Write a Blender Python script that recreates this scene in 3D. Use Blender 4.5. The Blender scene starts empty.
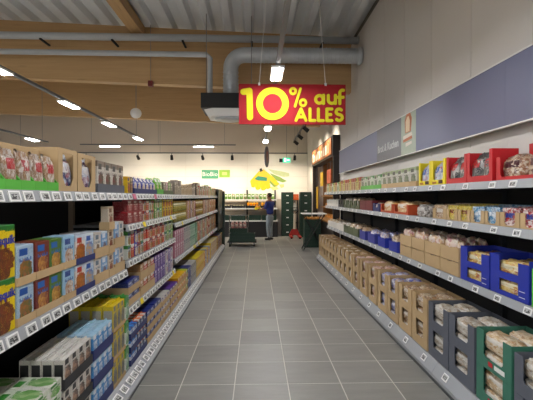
import bpy, bmesh, math, random
from mathutils import Vector, Matrix
random.seed(7)
SC = bpy.context.scene
COL = SC.collection
PI = math.pi

# ------------------------------------------------------------------ camera, world, exposure
cd = bpy.data.cameras.new('camera'); cam = bpy.data.objects.new('camera', cd); COL.objects.link(cam)
F = 398.0                                   # focal length in pixels of a 533 wide frame
cd.sensor_width = 36.0; cd.lens = F / 533.0 * 36.0
cam.location = (0, 0, 1.6)
cam.rotation_euler = (math.radians(90 - 0.43), 0, math.radians(-1.44))
SC.camera = cam
cd.clip_start = 0.05
W = bpy.data.worlds.new('world'); SC.world = W; W.use_nodes = True
W.node_tree.nodes['Background'].inputs[0].default_value = (0.9, 0.95, 1.0, 1)
W.node_tree.nodes['Background'].inputs[1].default_value = 0.9     # ambient fill, let in through the open front behind the camera
SC.view_settings.view_transform = 'Standard'; SC.view_settings.look = 'None'
SC.view_settings.gamma = 1.0; SC.view_settings.use_curve_mapping = False
SC.view_settings.exposure = 1.13
LED = 62.0                                  # radiance of the LED diffusers
SC.cycles.max_bounces = 8; SC.cycles.diffuse_bounces = 5; SC.cycles.sample_clamp_indirect = 6

# ------------------------------------------------------------------ helpers
def lin(h):
    h = h.lstrip('#'); v = [int(h[i:i+2], 16) / 255 for i in (0, 2, 4)]
    return tuple(c / 12.92 if c <= .04045 else ((c + .055) / 1.055) ** 2.4 for c in v) + (1,)

def ink(h):
    import colorsys
    h = h.lstrip('#'); r, g, b = [int(h[i:i+2], 16) / 255 for i in (0, 2, 4)]
    u, s, v = colorsys.rgb_to_hsv(r, g, b); r, g, b = colorsys.hsv_to_rgb(u, min(1, s * 1.22), v * .87)
    return lin('%02x%02x%02x' % tuple(int(round(c * 255)) for c in (r, g, b)))

class NT:
    def __init__(s, tree): s.t = tree
    def n(s, typ, **kw):
        nd = s.t.nodes.new(typ)
        for k, v in kw.items(): setattr(nd, k, v)
        return nd
    def l(s, a, b): s.t.links.new(a, b)
    def val(s, sock, v):
        if hasattr(v, 'is_linked') or hasattr(v, 'node'): s.l(v, sock)
        else: sock.default_value = v
    def math(s, op, a, b=0.0, c=0.0):
        nd = s.n('ShaderNodeMath', operation=op)
        for i, v in enumerate((a, b, c)): s.val(nd.inputs[i], v)
        return nd.outputs[0]
    def mix(s, f, a, b):
        nd = s.n('ShaderNodeMix', data_type='RGBA'); s.val(nd.inputs[0], f); s.val(nd.inputs[6], a); s.val(nd.inputs[7], b)
        return nd.outputs[2]

def newmat(name, rough=.5, metal=0.0, spec=.5):
    m = bpy.data.materials.new(name); m.use_nodes = True
    b = m.node_tree.nodes['Principled BSDF']
    b.inputs['Roughness'].default_value = rough; b.inputs['Metallic'].default_value = metal
    b.inputs['Specular IOR Level'].default_value = spec
    return m, NT(m.node_tree), b

def mat(name, col, rough=.5, metal=0.0, var=.08, scale=6.0, stretch=(1, 1, 1), bump=0.0, spec=.5, rnd=0.0):
    """base colour with a little procedural mottling"""
    m, t, b = newmat(name, rough, metal, spec)
    c = lin(col)
    tc = t.n('ShaderNodeTexCoord'); mp = t.n('ShaderNodeMapping'); mp.inputs['Scale'].default_value = stretch
    t.l(tc.outputs['Object'], mp.inputs[0])
    nz = t.n('ShaderNodeTexNoise'); nz.inputs['Scale'].default_value = scale; nz.inputs['Detail'].default_value = 4
    t.l(mp.outputs[0], nz.inputs['Vector'])
    dark = tuple(x * (1 - var) for x in c[:3]) + (1,); light = tuple(min(1, x * (1 + var)) for x in c[:3]) + (1,)
    o = t.mix(nz.outputs['Fac'], dark, light)
    if rnd:
        oi = t.n('ShaderNodeObjectInfo'); hs = t.n('ShaderNodeHueSaturation')
        t.l(o, hs.inputs['Color']); t.l(t.math('MULTIPLY_ADD', oi.outputs['Random'], 2 * rnd, 1 - rnd), hs.inputs['Value']); o = hs.outputs[0]
    t.l(o, b.inputs['Base Color'])
    if bump:
        bp = t.n('ShaderNodeBump'); bp.inputs['Strength'].default_value = bump; bp.inputs['Distance'].default_value = .01
        t.l(nz.outputs['Fac'], bp.inputs['Height']); t.l(bp.outputs[0], b.inputs['Normal'])
    return m

def emit(name, col, s):
    m, t, b = newmat(name, .5); c = lin(col)
    b.inputs['Base Color'].default_value = c; b.inputs['Emission Color'].default_value = c; b.inputs['Emission Strength'].default_value = s
    return m

def mesh_from(name, bm, m=None, smooth=False):
    me = bpy.data.meshes.new(name); bm.to_mesh(me); bm.free()
    if m is not None: me.materials.append(m)
    if smooth:
        for p in me.polygons: p.use_smooth = True
    return me

def bx(bm, x0, x1, y0, y1, z0, z1):
    v = [bm.verts.new(p) for p in ((x0,y0,z0),(x1,y0,z0),(x1,y1,z0),(x0,y1,z0),(x0,y0,z1),(x1,y0,z1),(x1,y1,z1),(x0,y1,z1))]
    for f in ((0,3,2,1),(4,5,6,7),(0,1,5,4),(1,2,6,5),(2,3,7,6),(3,0,4,7)): bm.faces.new([v[i] for i in f])
    return v

def prism(bm, pts, a, b, axis='y'):
    """extrude a 2-D outline along an axis: axis y -> pts are (x,z); axis x -> (y,z); axis z -> (x,y)"""
    def P(p, t): return (p[0], t, p[1]) if axis == 'y' else ((t, p[0], p[1]) if axis == 'x' else (p[0], p[1], t))
    v0 = [bm.verts.new(P(p, a)) for p in pts]; v1 = [bm.verts.new(P(p, b)) for p in pts]
    n = len(pts)
    bm.faces.new(v0[::-1]); bm.faces.new(v1)
    for i in range(n): bm.faces.new((v0[i], v0[(i+1) % n], v1[(i+1) % n], v1[i]))

def tube(bm, p0, p1, r, n=8, r1=None):
    p0 = Vector(p0); p1 = Vector(p1); d = (p1 - p0).normalized()
    u = d.orthogonal().normalized(); w = d.cross(u); r1 = r if r1 is None else r1
    a = [bm.verts.new(p0 + r * (math.cos(2*PI*k/n) * u + math.sin(2*PI*k/n) * w)) for k in range(n)]
    b = [bm.verts.new(p1 + r1 * (math.cos(2*PI*k/n) * u + math.sin(2*PI*k/n) * w)) for k in range(n)]
    bm.faces.new(a[::-1]); bm.faces.new(b)
    for k in range(n): bm.faces.new((a[k], a[(k+1) % n], b[(k+1) % n], b[k]))

def pathtube(bm, pts, r, n=12):
    pts = [Vector(p) for p in pts]; rings = []; u = None
    for i, p in enumerate(pts):
        d = (pts[min(i+1, len(pts)-1)] - pts[max(i-1, 0)]).normalized()
        u = (d.orthogonal() if u is None else u - u.dot(d) * d).normalized(); w = d.cross(u)
        rings.append([bm.verts.new(p + r * (math.cos(2*PI*k/n) * u + math.sin(2*PI*k/n) * w)) for k in range(n)])
    for a, b in zip(rings, rings[1:]):
        for k in range(n): bm.faces.new((a[k], a[(k+1) % n], b[(k+1) % n], b[k]))
    bm.faces.new(rings[0][::-1]); bm.faces.new(rings[-1])

def lathe(bm, prof, n=10, cx=0, cy=0):
    rings = [[bm.verts.new((cx + r * math.cos(2*PI*k/n), cy + r * math.sin(2*PI*k/n), z)) for k in range(n)] for r, z in prof]
    for a, b in zip(rings, rings[1:]):
        for k in range(n): bm.faces.new((a[k], a[(k+1) % n], b[(k+1) % n], b[k]))
    bm.faces.new(rings[0][::-1]); bm.faces.new(rings[-1])

def obj(name, me, parent=None, loc=(0, 0, 0), rz=0.0):
    o = bpy.data.objects.new(name, me); COL.objects.link(o)
    o.location = loc
    if rz: o.rotation_euler = (0, 0, rz)
    if parent is not None: o.parent = parent
    return o

def ob(name, bm, m, parent=None, loc=(0, 0, 0), rz=0.0, smooth=False):
    return obj(name, mesh_from(name, bm, m, smooth), parent, loc, rz)

def box(name, m, x0, x1, y0, y1, z0, z1, parent=None, bev=0.0, loc=(0, 0, 0), rz=0.0):
    bm = bmesh.new(); bx(bm, x0, x1, y0, y1, z0, z1)
    if bev: bmesh.ops.bevel(bm, geom=bm.edges[:], offset=bev, segments=1, affect='EDGES')
    return ob(name, bm, m, parent, loc, rz)

def struct(o): o['kind'] = 'structure'; return o
USED = {}
def tag(o, label, cat, group=None):
    o['label'] = label; o['category'] = cat
    if group: o['group'] = group
    USED.setdefault(label, []).append(o.name)
    return o
def thing(name, label, cat, loc=(0, 0, 0), rz=0.0, group=None):
    return tag(obj(name, None, None, loc, rz), label, cat, group)

def text_mesh(body, size, m, extrude=.001, offset=0.0, align='CENTER'):
    cu = bpy.data.curves.new('lettering', 'FONT'); cu.body = body; cu.size = size; cu.extrude = extrude; cu.offset = offset
    cu.align_x = align; cu.align_y = 'CENTER'; cu.resolution_u = 2
    o = bpy.data.objects.new('lettering', cu); COL.objects.link(o)
    me = bpy.data.meshes.new_from_object(o.evaluated_get(bpy.context.evaluated_depsgraph_get()))
    bpy.data.objects.remove(o); bpy.data.curves.remove(cu)
    me.materials.clear(); me.materials.append(m)
    return me          # lies in the xy plane, reads along +x, faces +z

def lettering(me, parent, loc, rz, name='lettering'):
    o = obj(name, me, parent, loc); o.rotation_euler = (PI/2, 0, rz); return o

# ------------------------------------------------------------------ materials of the building
def tile_material():
    m, t, b = newmat('floor tile', .42)
    tc = t.n('ShaderNodeTexCoord'); ge = t.n('ShaderNodeNewGeometry')
    mp = t.n('ShaderNodeMapping'); mp.inputs['Scale'].default_value = (1.4, 5.0, 1); t.l(ge.outputs['Position'], mp.inputs[0])
    n1 = t.n('ShaderNodeTexNoise'); n1.inputs['Scale'].default_value = 1.6; n1.inputs['Detail'].default_value = 7; n1.inputs['Roughness'].default_value = .65
    t.l(mp.outputs[0], n1.inputs['Vector'])
    oi = t.n('ShaderNodeObjectInfo')
    f = t.math('ADD', t.math('MULTIPLY', n1.outputs['Fac'], .75), t.math('MULTIPLY', oi.outputs['Random'], .25))
    t.l(t.mix(f, lin('#64645f'), lin('#a3a19a')), b.inputs['Base Color'])
    t.l(t.math('MULTIPLY_ADD', n1.outputs['Fac'], .25, .3), b.inputs['Roughness'])
    return m
def wood_material(name, a, c, sc=(.25, 6, 6)):
    m, t, b = newmat(name, .55)
    ge = t.n('ShaderNodeNewGeometry'); mp = t.n('ShaderNodeMapping'); mp.inputs['Scale'].default_value = sc; t.l(ge.outputs['Position'], mp.inputs[0])
    n1 = t.n('ShaderNodeTexNoise'); n1.inputs['Scale'].default_value = 3; n1.inputs['Detail'].default_value = 8; n1.inputs['Roughness'].default_value = .7
    t.l(mp.outputs[0], n1.inputs['Vector'])
    n2 = t.n('ShaderNodeTexVoronoi'); n2.inputs['Scale'].default_value = 2.2; t.l(mp.outputs[0], n2.inputs['Vector'])
    knots = t.math('LESS_THAN', n2.outputs['Distance'], .07)
    o = t.mix(n1.outputs['Fac'], lin(a), lin(c)); o = t.mix(t.math('MULTIPLY', knots, .5), o, lin('#5a3a1a'))
    t.l(o, b.inputs['Base Color']); return m

M = {}
M['tile'] = tile_material()
M['grout'] = mat('grout', '#d2cec4', .8)
M['wall_grey'] = mat('painted wall', '#d8d3cc', .75, var=.03, scale=1.5)
M['wall_cream'] = mat('cream wall panel', '#eee8dc', .6, var=.03, scale=3)
M['wall_beige'] = mat('beige upper wall', '#cfc2b2', .8, var=.03, scale=1)
M['deck'] = mat('galvanised roof deck', '#d3d6d8', .5, .0, var=.06, scale=2, stretch=(1, .2, 1))
M['glulam'] = wood_material('glued timber', '#a07c4e', '#cda877')
M['dark_wood'] = mat('dark stained wood', '#2a211c', .5, var=.2)
M['galv'] = mat('galvanised sheet', '#bfc3c5', .4, .35, var=.15, scale=5)
M['pipe'] = mat('grey pipe', '#b4b8ba', .45, .1, var=.05)
M['black'] = mat('black powder coat', '#161616', .5)
M['shadow_black'] = mat('black back panel', '#0e0e0f', .8)
M['white'] = mat('white enamel', '#e8e6e1', .4, var=.03)
M['chrome'] = mat('chromed steel', '#c9c9c9', .25, .9)
M['rail'] = mat('shelf edge rail', '#989b9e', .45, .0, var=.04)
M['shelf'] = mat('shelf sheet metal', '#8f8d8a', .45, .1)
M['upright'] = mat('beige shelf upright', '#8c7a66', .5)
M['dark_metal'] = mat('dark shelf metal', '#242628', .8, .0, spec=.2)
M['track'] = mat('grey track', '#6e7072', .6)
M['lamp'] = emit('led diffuser', '#f8f8fc', LED)
M['wire'] = mat('steel wire', '#8a8a88', .4, .6)

# ------------------------------------------------------------------ the room
WX = 2.2           # shop wall on the bread side
BY = 17.2          # wall behind the produce
def roof(x): return 5.22 - .04 * x
floor = struct(box('floor', M['grout'], -14, 3.4, -7, BY + .2, -.15, -.0012))
T0, TY, TX = .455, 3.394, -.642
tm = bmesh.new(); bx(tm, .0035, T0 - .0035, .0035, T0 - .0035, -.012, 0); bmesh.ops.bevel(tm, geom=[e for e in tm.edges if all(v.co.z > -.001 for v in e.verts)], offset=.0015, segments=1, affect='EDGES')
tm = mesh_from('tile', tm, M['tile'])
for r in range(-5, 31):
    y = TY + r * T0
    cols = range(-1, 5) if y < 9.6 else (range(-1, 6) if y < 12.4 else range(-3, 6))
    for c in cols: obj('tile', tm, floor, (TX + c * T0, y, 0))

bm = bmesh.new()                       # trapezoidal roof deck, ribs run along the aisle
xs = []; p = .43; x = -14.0
while x < WX + .3:
    xs += [(x, 0), (x + .13, 0), (x + .19, .13), (x + .37, .13)]; x += p
xs = [(a, roof(a) + b) for a, b in xs]
va = [bm.verts.new((a, -7, z)) for a, z in xs]; vb = [bm.verts.new((a, BY + .2, z)) for a, z in xs]
for i in range(len(xs) - 1): bm.faces.new((va[i], va[i+1], vb[i+1], vb[i]))
ceiling = struct(ob('ceiling', bm, M['deck']))
ceiling.modifiers.new('thickness', 'SOLIDIFY').thickness = -.02

def beam(yc, w=.2):
    b = bmesh.new(); x0, x1 = -13.9, 2.1
    prism(b, [(x0, 4.0 - .037 * x0), (x1, 4.0 - .037 * x1), (x1, roof(x1)), (x0, roof(x0))], yc, yc + w, 'y')
    return struct(ob('ceiling_beam', b, M['glulam']))
for yc in (-4.0, .3, 4.25, 8.8, 13.05): beam(yc)
b = bmesh.new(); prism(b, [(-2.68, roof(-2.68)), (-2.68, 5.1), (-2.44, 5.1), (-2.44, roof(-2.44))], -6.8, 8.79, 'y')
struct(ob('ceiling_beam', b, wood_material('timber purlin', '#a07c4e', '#cda877', (6, .25, 6))))

wall_r = struct(box('wall_right', mat('wall joint filler', '#6d665e', .8), WX + .02, WX + .2, -7, 10.4, 0, 5.3))
pm = bmesh.new(); bx(pm, 0, .02, .005, .915, 0, 5.12); pm = mesh_from('panel', pm, M['wall_grey'])
for k in range(19): obj('panel', pm, wall_r, (WX, -6.9 + .92 * k - .10, 0))
struct(box('wall_right', M['wall_grey'], WX, WX + .2, 14.3, BY, 0, 5.3))
struct(box('wall_right', M['wall_grey'], 3.2, 3.35, 10.4, 14.3, 0, 5.3))
struct(box('wall_right', M['wall_grey'], WX, 3.2, 10.4, 14.3, 3.26, 5.3))
struct(box('wall_right', M['wall_grey'], 2.41, 3.35, 10.22, 10.39, 0, 3.25)); struct(box('wall_right', mat('oak lining', '#8a6238', .6, var=.2, stretch=(4, 4, .5)), 2.41, 3.35, 14.3, 14.42, 0, 3.25))
wall_b = struct(box('wall_back', M['wall_beige'], -14, 3.4, BY, BY + .2, 0, 5.9))
pm = {}
for i in range(3, 7):                                  # cream cladding boards
    for j in range(6):
        key = 'b'
        if key not in pm:
            q = bmesh.new(); bx(q, .004, 2.646, -.025, 0, .004, .486); pm[key] = mesh_from('board', q, M['wall_cream'])
        obj('board', pm[key], wall_b, (-13.65 + 2.65 * j + (-.0 if i % 2 else 0), BY, .49 * i + .03))
struct(box('wall_left', M['wall_beige'], -14.2, -14, -7, BY + .2, 0, 5.9))
struct(box('wall_front', M['wall_grey'], -14, 3.4, -7.2, -7, 3.6, 5.9))     # over the unseen front, left open to let in the world light

# ------------------------------------------------------------------ overhead: tracks, lamps, ducts, sign
def led_row(x, ys, z, y0, y1, where, group):
    tr = thing('lighting_track', 'dark lighting track hung %s' % where, 'track', (x, 0, z))
    box('track_rail', M['track'], -.025, .025, y0, y1, 0.0, .04, tr)
    for y in [v for v in (y0 + .3, (y0 + y1) / 2, y1 - .3)]:
        b = bmesh.new(); tube(b, (0, y, .04), (0, y, roof(x) - z), .006, 5); ob('suspension_wire', b, M['wire'], tr)
    for i, y in enumerate(ys):
        t = thing('ceiling_lamp', 'lit LED lamp, %s from near end, %s' % (ORD[i], where), 'lamp', (x, y, z), 0, group)
        box('housing', M['white'], -.082, .082, -.27, .27, -.03, -.001, t, .004)
        box('diffuser', M['lamp'], -.06, .06, -.255, .255, -.036, -.0305, t)
ORD = 'first second third fourth fifth sixth seventh eighth ninth tenth eleventh twelfth thirteenth fourteenth fifteenth sixteenth seventeenth eighteenth nineteenth twentieth'.split()
ORD += ['twenty-' + w for w in ORD[:9]] + ['thirtieth'] + ['thirty-' + w for w in ORD[:9]] + ['fortieth'] + ['forty-' + w for w in ORD[:9]] + ['fiftieth'] + ['fifty-' + w for w in ORD[:9]] + ['sixtieth'] + ['sixty-' + w for w in ORD[:9]]
led_row(.26, [-4.8, -2.8, -.8, 1.0, 2.86, 5.1, 7.15, 9.15, 11.3], 3.2, -5.6, 11.7, 'over the aisle', 'lamps over the aisle')
led_row(-3.2, [-4.9, -2.9, -.9, 1.1, 3.0, 4.95, 6.9, 8.75, 10.85], 3.2, -5.6, 11.0, 'beyond the cereal shelves', 'lamps beyond the cereal shelves')
led_row(-6.15, [-3, 1.1, 5.1, 9.1, 11.1], 3.2, -5.6, 11.9, 'in the far aisle', 'lamps in the far aisle')
def cross_track(x0, x1, y, z, where):
    tr = thing('cross_track', 'dark cross track %s' % where, 'track', (0, y, z))
    box('track_rail', M['track'], x0, x1, -.02, .02, 0, .04, tr)
    for x in (x0 + .4, (x0 + x1) / 2, x1 - .4):
        b = bmesh.new(); tube(b, (x, 0, .04), (x, 0, roof(x) - z), .006, 5); ob('suspension_wire', b, M['wire'], tr)
cross_track(-6.3, -.75, 14.4, 3.46, 'in front of the produce wall, short, with strip lamps')
cross_track(-9.5, 2.0, 15.6, 3.30, 'in front of the produce wall, long, with spotlights')
for i, x in enumerate((-5.25, -1.9)):
    t = thing('strip_lamp', 'lit strip lamp on short cross track, %s end' % ('outer', 'aisle')[i], 'lamp', (x, 14.4, 3.46), 0, 'strip lamps by the produce')
    box('housing', M['white'], -.35, .35, -.06, .06, -.05, -.001, t, .004)
    box('diffuser', M['lamp'], -.34, .34, -.055, .055, -.056, -.0505, t)
SPOT_E = 48
def spot_head(x, y, z, target, label, energy, group, ang=70, col=(1, .88, .70)):
    t = thing('track_spotlight', label, 'spotlight', (x, y, z), 0, group)
    b = bmesh.new(); tube(b, (0, 0, 0), (0, 0, -.12), .012, 6); ob('stem', b, M['black'], t)
    d = (Vector(target) - Vector((x, y, z - .16))).normalized()
    b = bmesh.new(); c = Vector((0, 0, -.16)); tube(b, c - d * .09, c + d * .09, .05, 10, .06); ob('head', b, M['black'], t)
    ld = bpy.data.lights.new('spot', 'SPOT'); ld.energy = energy; ld.spot_size = math.radians(ang); ld.spot_blend = .9; ld.color = col; ld.shadow_soft_size = .05
    lo = obj('spot_light', ld, t, c + d * .10); lo.rotation_euler = d.to_track_quat('-Z', 'Y').to_euler()
for i, x in enumerate((-6.6, -4.6, -3.3, -2.1, -.95, .4, 1.5)):
    spot_head(x, 15.6, 3.3, (x + .1, BY, 2.0) if i % 2 else (x, 16.4, 1.3), 'black track spotlight by produce wall, %s from far side' % ORD[i], SPOT_E * (.8 if i % 2 else 1.7), 'spotlights by the produce wall', 150)
# ducts and pipes in front of the second beam
DY = 8.25
def arc(c, r, a0, a1, n=8): return [(c[0] + r * math.cos(a0 + (a1 - a0) * k / n), c[1], c[2] + r * math.sin(a0 + (a1 - a0) * k / n)) for k in range(n + 1)]
t = thing('spiral_duct', 'fat galvanised spiral duct bending down into the black air unit', 'duct', (0, 0, 0))
zc, rd, xd = 4.53, .155, -.53
path = [(WX - .02, DY, zc)] + [(xd + .3 - .0 + (WX - .4 - xd) * (1 - k / 6), DY, zc) for k in range(7)] + arc((xd + .28, DY, zc - .28), .28, PI/2, PI, 7) + [(xd, DY, 4.0), (xd, DY, 3.587)]
b = bmesh.new(); pathtube(b, path, rd, 18); ob('duct_pipe', b, M['galv'], t, smooth=True)
rib = bmesh.new()
def ring_mesh(r, h):
    q = bmesh.new(); lathe(q, [(r, -h), (r + .012, 0), (r, h)], 18); return mesh_from('seam_ring', q, M['galv'], True)
rib.free(); rm = ring_mesh(rd, .008)
for k in range(27):
    o = obj('seam_ring', rm, t, (WX - .08 - k * .085, DY, zc)); o.rotation_euler = (0, PI/2, 0)
for k in range(8): obj('seam_ring', rm, t, (xd, DY, 3.64 + k * .075))
q = bmesh.new(); lathe(q, [(rd + .01, -.04), (rd + .025, -.03), (rd + .025, .03), (rd + .01, .04)], 18); cm = mesh_from('collar', q, M['galv'], True)
o = obj('collar', cm, t, (WX - .06, DY, zc)); o.rotation_euler = (0, PI/2, 0)

t = thing('air_unit', 'black ceiling air unit with octagonal white outlet behind the red sign', 'air unit', (-.55, DY - .25, 0))
box('casing', M['black'], -.51, .51, -.4, .4, 3.30, 3.585, t, .006)
b = bmesh.new(); oc = lambda s, c: [(-s + c, -s), (s - c, -s), (s, -s + c), (s, s - c), (s - c, s), (-s + c, s), (-s, s - c), (-s, -s + c)]
lo = [b.verts.new((x, y * .8, 3.165)) for x, y in oc(.39, .15)]; hi = [b.verts.new((x, y * .8, 3.299)) for x, y in oc(.47, .17)]
b.faces.new(lo[::-1]); b.faces.new(hi)
for i in range(8): b.faces.new((lo[i], lo[(i+1) % 8], hi[(i+1) % 8], hi[i]))
ob('outlet_skirt', b, M['white'], t)
b = bmesh.new(); lathe(b, [(.26, 3.135), (.29, 3.164), (.18, 3.163), (.2, 3.14)], 20); ob('outlet_ring', b, M['galv'], t, smooth=True)
for x in (-.45, .45):
    b = bmesh.new(); tube(b, (x, 0, 3.585), (x, 0, roof(x - .55)), .008, 6); ob('hanger_rod', b, M['wire'], t)

def long_pipe(label, y, z0, z1, x0, x1, r, bracket=True, tail=None):
    t = thing('ceiling_pipe', label, 'pipe')
    b = bmesh.new()
    pts = [(x0, y, z0), (x1, y, z1)]
    if tail: pts += [(x1 + .07, y, z1 - .07), (x1 + .07, y, tail)]
    pathtube(b, pts, r, 12); ob('pipe', b, M['pipe'], t, smooth=True)
    if bracket:
        for x in (-10, -8.2, -6.4, -4.5, -3.02, -1.55, -.1, 1.4):
            if x0 < x < x1:
                z = z0 + (z1 - z0) * (x - x0) / (x1 - x0)
                box('bracket', M['dark_metal'], x - .02, x + .02, y - r - .01, 8.8, z - r - .03, z - r, t)
long_pipe('thick grey pipe along the beam, upper of the two', 8.5, 5.03, 4.95, -13, WX - .02, .075)
long_pipe('thin grey pipe along the beam dropping into the air unit', 8.62 - .35, 4.62, 4.54, -13, -1.03, .055, False, 3.587)

b = bmesh.new()
t = thing('ball_sensor', 'white ball hanging on a thin wire below the beam', 'hanging ball', (-2.85, 9.5, 3.58))
lathe(b, [(.012 + .118 * math.sin(PI * k / 10), -.118 * math.cos(PI * k / 10)) for k in range(11)], 16); ob('ball', b, M['white'], t, smooth=True)
b = bmesh.new(); tube(b, (0, 0, .11), (0, 0, roof(-2.85) - 3.58), .006, 5); ob('suspension_wire', b, M['wire'], t)
b = bmesh.new(); lathe(b, [(.119, -.03), (.122, -.01), (.119, .01)], 16); ob('dark_band', b, M['dark_metal'], t, smooth=True)
t = thing('alarm_box', 'small dark red box hanging on a rod before the beam', 'alarm', (-2.28, 8.66, 4.04))
box('casing', mat('alarm red', '#6a1712', .5), -.05, .05, -.05, .05, -.06, .06, t, .006)
b = bmesh.new(); tube(b, (0, 0, .06), (0, 0, roof(-2.28) - 4.04), .007, 5); ob('hanger_rod', b, M['wire'], t)

# ------------------------------------------------------------------ the red sign: strokes with round ends
M['sign_red'] = mat('sign red', '#93262a', .85, var=.02, spec=.1)
M['sign_yellow'] = mat('sign yellow', '#cbbf2a', .85, var=.02, spec=.1)
SX0, SX1, SZ0, SZ1, SY = -.247, 1.264, 2.625, 3.193, 5.62
sign = thing('hanging_sign', 'red hanging sign reading 10% auf ALLES in yellow letters', 'sign', ((SX0 + SX1) / 2, SY, SZ0))
sw = (SX1 - SX0) / 2; sh = SZ1 - SZ0
box('panel', M['sign_red'], -sw, sw, 0, .02, 0, sh, sign, .002)
def capsule(bm, a, c, r, y0, y1):
    a = Vector((a[0], 0, a[1])); c = Vector((c[0], 0, c[1])); d = c - a
    ang = math.atan2(d.z, d.x) if d.length > 1e-6 else 0
    pts = [(c.x + r * math.cos(ang - PI/2 + PI * k / 8), c.z + r * math.sin(ang - PI/2 + PI * k / 8)) for k in range(9)]
    pts += [(a.x + r * math.cos(ang + PI/2 + PI * k / 8), a.z + r * math.sin(ang + PI/2 + PI * k / 8)) for k in range(9)]
    prism(bm, pts, y0, y1, 'y')
def ell(cx, cz, rx, rz, a0=0, a1=360, n=20): return [(cx + rx * math.cos(math.radians(a0 + (a1 - a0) * k / n)), cz + rz * math.sin(math.radians(a0 + (a1 - a0) * k / n))) for k in range(n + 1)]
def glyph(strokes, r, name='letter'):
    bm = bmesh.new()
    k = 0
    for s in strokes:
        for a, c in zip(s, s[1:]): capsule(bm, a, c, r, -.006 - .00025 * k, -.0005); k += 1
    bmesh.ops.recalc_face_normals(bm, faces=bm.faces[:])
    return ob(name, bm, M['sign_yellow'], sign)
def PXs(px, py): return ((px - 239.0) / 107.0 * 2 * sw - sw, (124.0 - py) / 40.0 * sh)      # sign layout measured on its own face
def pts(*a): return [PXs(x, y) for x, y in a]
u = 2 * sw / 107.0
glyph([pts((243.5, 92), (249.5, 91), (250, 117))], 3.1 * u)
glyph([[PXs(x, y) for x, y in ell(272.5, 103.5, 13, 13, n=28)]], 3.3 * u)
glyph([[PXs(x, y) for x, y in ell(293, 91, 2.6, 2.8)], pts((300.5, 88.5), (295, 106)), [PXs(x, y) for x, y in ell(303, 102.5, 2.9, 3.0)]], 1.25 * u)
glyph([[PXs(x, y) for x, y in ell(319.5, 99, 3.8, 3.8)], pts((323.6, 95), (323.6, 103))], 1.5 * u)
glyph([pts((328.4, 95), (328.4, 99.5)) + [PXs(x, y) for x, y in ell(332, 99.5, 3.6, 3.4, 180, 0, 10)], pts((335.6, 95), (335.6, 103))], 1.5 * u)
glyph([pts((340, 103), (340, 93)) + [PXs(x, y) for x, y in ell(342.8, 92.5, 2.8, 2.8, 180, 290, 6)], pts((338, 96.8), (343.4, 96.8))], 1.5 * u)
glyph([pts((296, 120), (301, 108.5), (306, 120)), pts((298, 116.5), (304, 116.5))], 1.5 * u)
glyph([pts((310, 108.5), (310, 120), (315, 120))], 1.5 * u)
glyph([pts((318.4, 108.5), (318.4, 120), (323.4, 120))], 1.5 * u)
glyph([pts((332, 108.5), (327, 108.5), (327, 120), (332, 120)), pts((327, 114), (331, 114))], 1.5 * u)
glyph([[PXs(x, y) for x, y in ell(339.3, 111.2, 3.0, 2.8, 320, 90, 10)] + [PXs(x, y) for x, y in ell(339.3, 117, 3.2, 2.9, 270, 500, 12)]], 1.5 * u)
for a, dx in ((-.47, .16), (.47, -.16)):
    b = bmesh.new(); tube(b, (a, .01, sh), (a + dx, .01, 5.15 - SZ0), .004, 5); ob('suspension_wire', b, M['white'], sign)
    box('clip', M['white'], a - .015, a + .015, -.003, .023, sh - .02, sh + .02, sign)

# ------------------------------------------------------------------ fascia over the bread shelves
M['fascia'] = mat('lavender grey fascia', '#696c88', .45, var=.04, scale=1)
M['fascia_dark'] = mat('dark grey fascia', '#57565c', .4, var=.04, scale=1)
M['fascia_pic'] = mat('pale green fascia', '#9aa58e', .4, var=.05)
FX, FZ0, FZ1, FY0, FY1 = 2.1, 2.185, 2.76, -1.0, 10.0
fa = thing('shelf_fascia', 'long lavender fascia above the bread shelves reading Brot & Kuchen', 'fascia board', (FX, 0, 0))
seg = [(FY0, 1.3, 'fascia'), (1.3, 3.3, 'fascia'), (3.3, 5.17, 'fascia'), (5.17, 5.70, 'fascia_pic'), (5.70, 6.86, 'fascia_dark'), (6.86, 8.4, 'fascia'), (8.4, FY1, 'fascia')]
for a, c, k in seg: box('fascia_panel', M[k], -.012, .0, a + .001, c - .001, FZ0 + .012, FZ1 - .012, fa)
for z in (FZ0, FZ1 - .012): box('edge_strip', M['white'], -.02, .01, FY0, FY1, z, z + .012, fa)
for y in (0.5, 3.0, 5.5, 8.0, 9.9): box('wall_bracket', M['rail'], 0.001, .1, y - .02, y + .02, FZ0 + .1, FZ1 - .1, fa)
lettering(text_mesh('Brot & Kuchen', .165, mat('fascia lettering', '#d9d9d6', .5), .001, .004), fa, (-.0135, 6.3, 2.40), -PI/2)
crust = mat('bread crust print', '#b5683d', .6); crumb = mat('bread crumb print', '#e3c9a4', .6); slice_w = mat('pale slice print', '#ded4c4', .6)
for nm, mm, e, zz in (('bread_picture', crust, [(-.12, -.02), (-.14, .16), (-.06, .25), (.06, .25), (.13, .16), (.1, -.02)], 2.51), ('bread_picture', crumb, [(-.09, 0), (-.1, .15), (-.04, .21), (.02, .21), (.06, .14), (.05, 0)], 2.5),
        ('bread_picture', slice_w, [(-.2, -.03), (-.2, .02), (.13, .04), (.15, -.01)], 2.44), ('bread_picture', crust, [(-.2, -.03), (-.2, 0.01), (.13, .03), (.15, -.01)], 2.40), ('bread_picture', slice_w, [(-.1, -.03), (-.1, .02), (.13, .03), (.13, -.01)], 2.33)):
    b = bmesh.new(); d = {0: .0125, 1: .0140}.get(0); lift = .0128 + .0012 * (mm is crumb)
    prism(b, [(5.43 - a * .95, zz + c) for a, c in e], -lift - .0008, -lift, 'x'); ob(nm, b, mm, fa)

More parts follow.
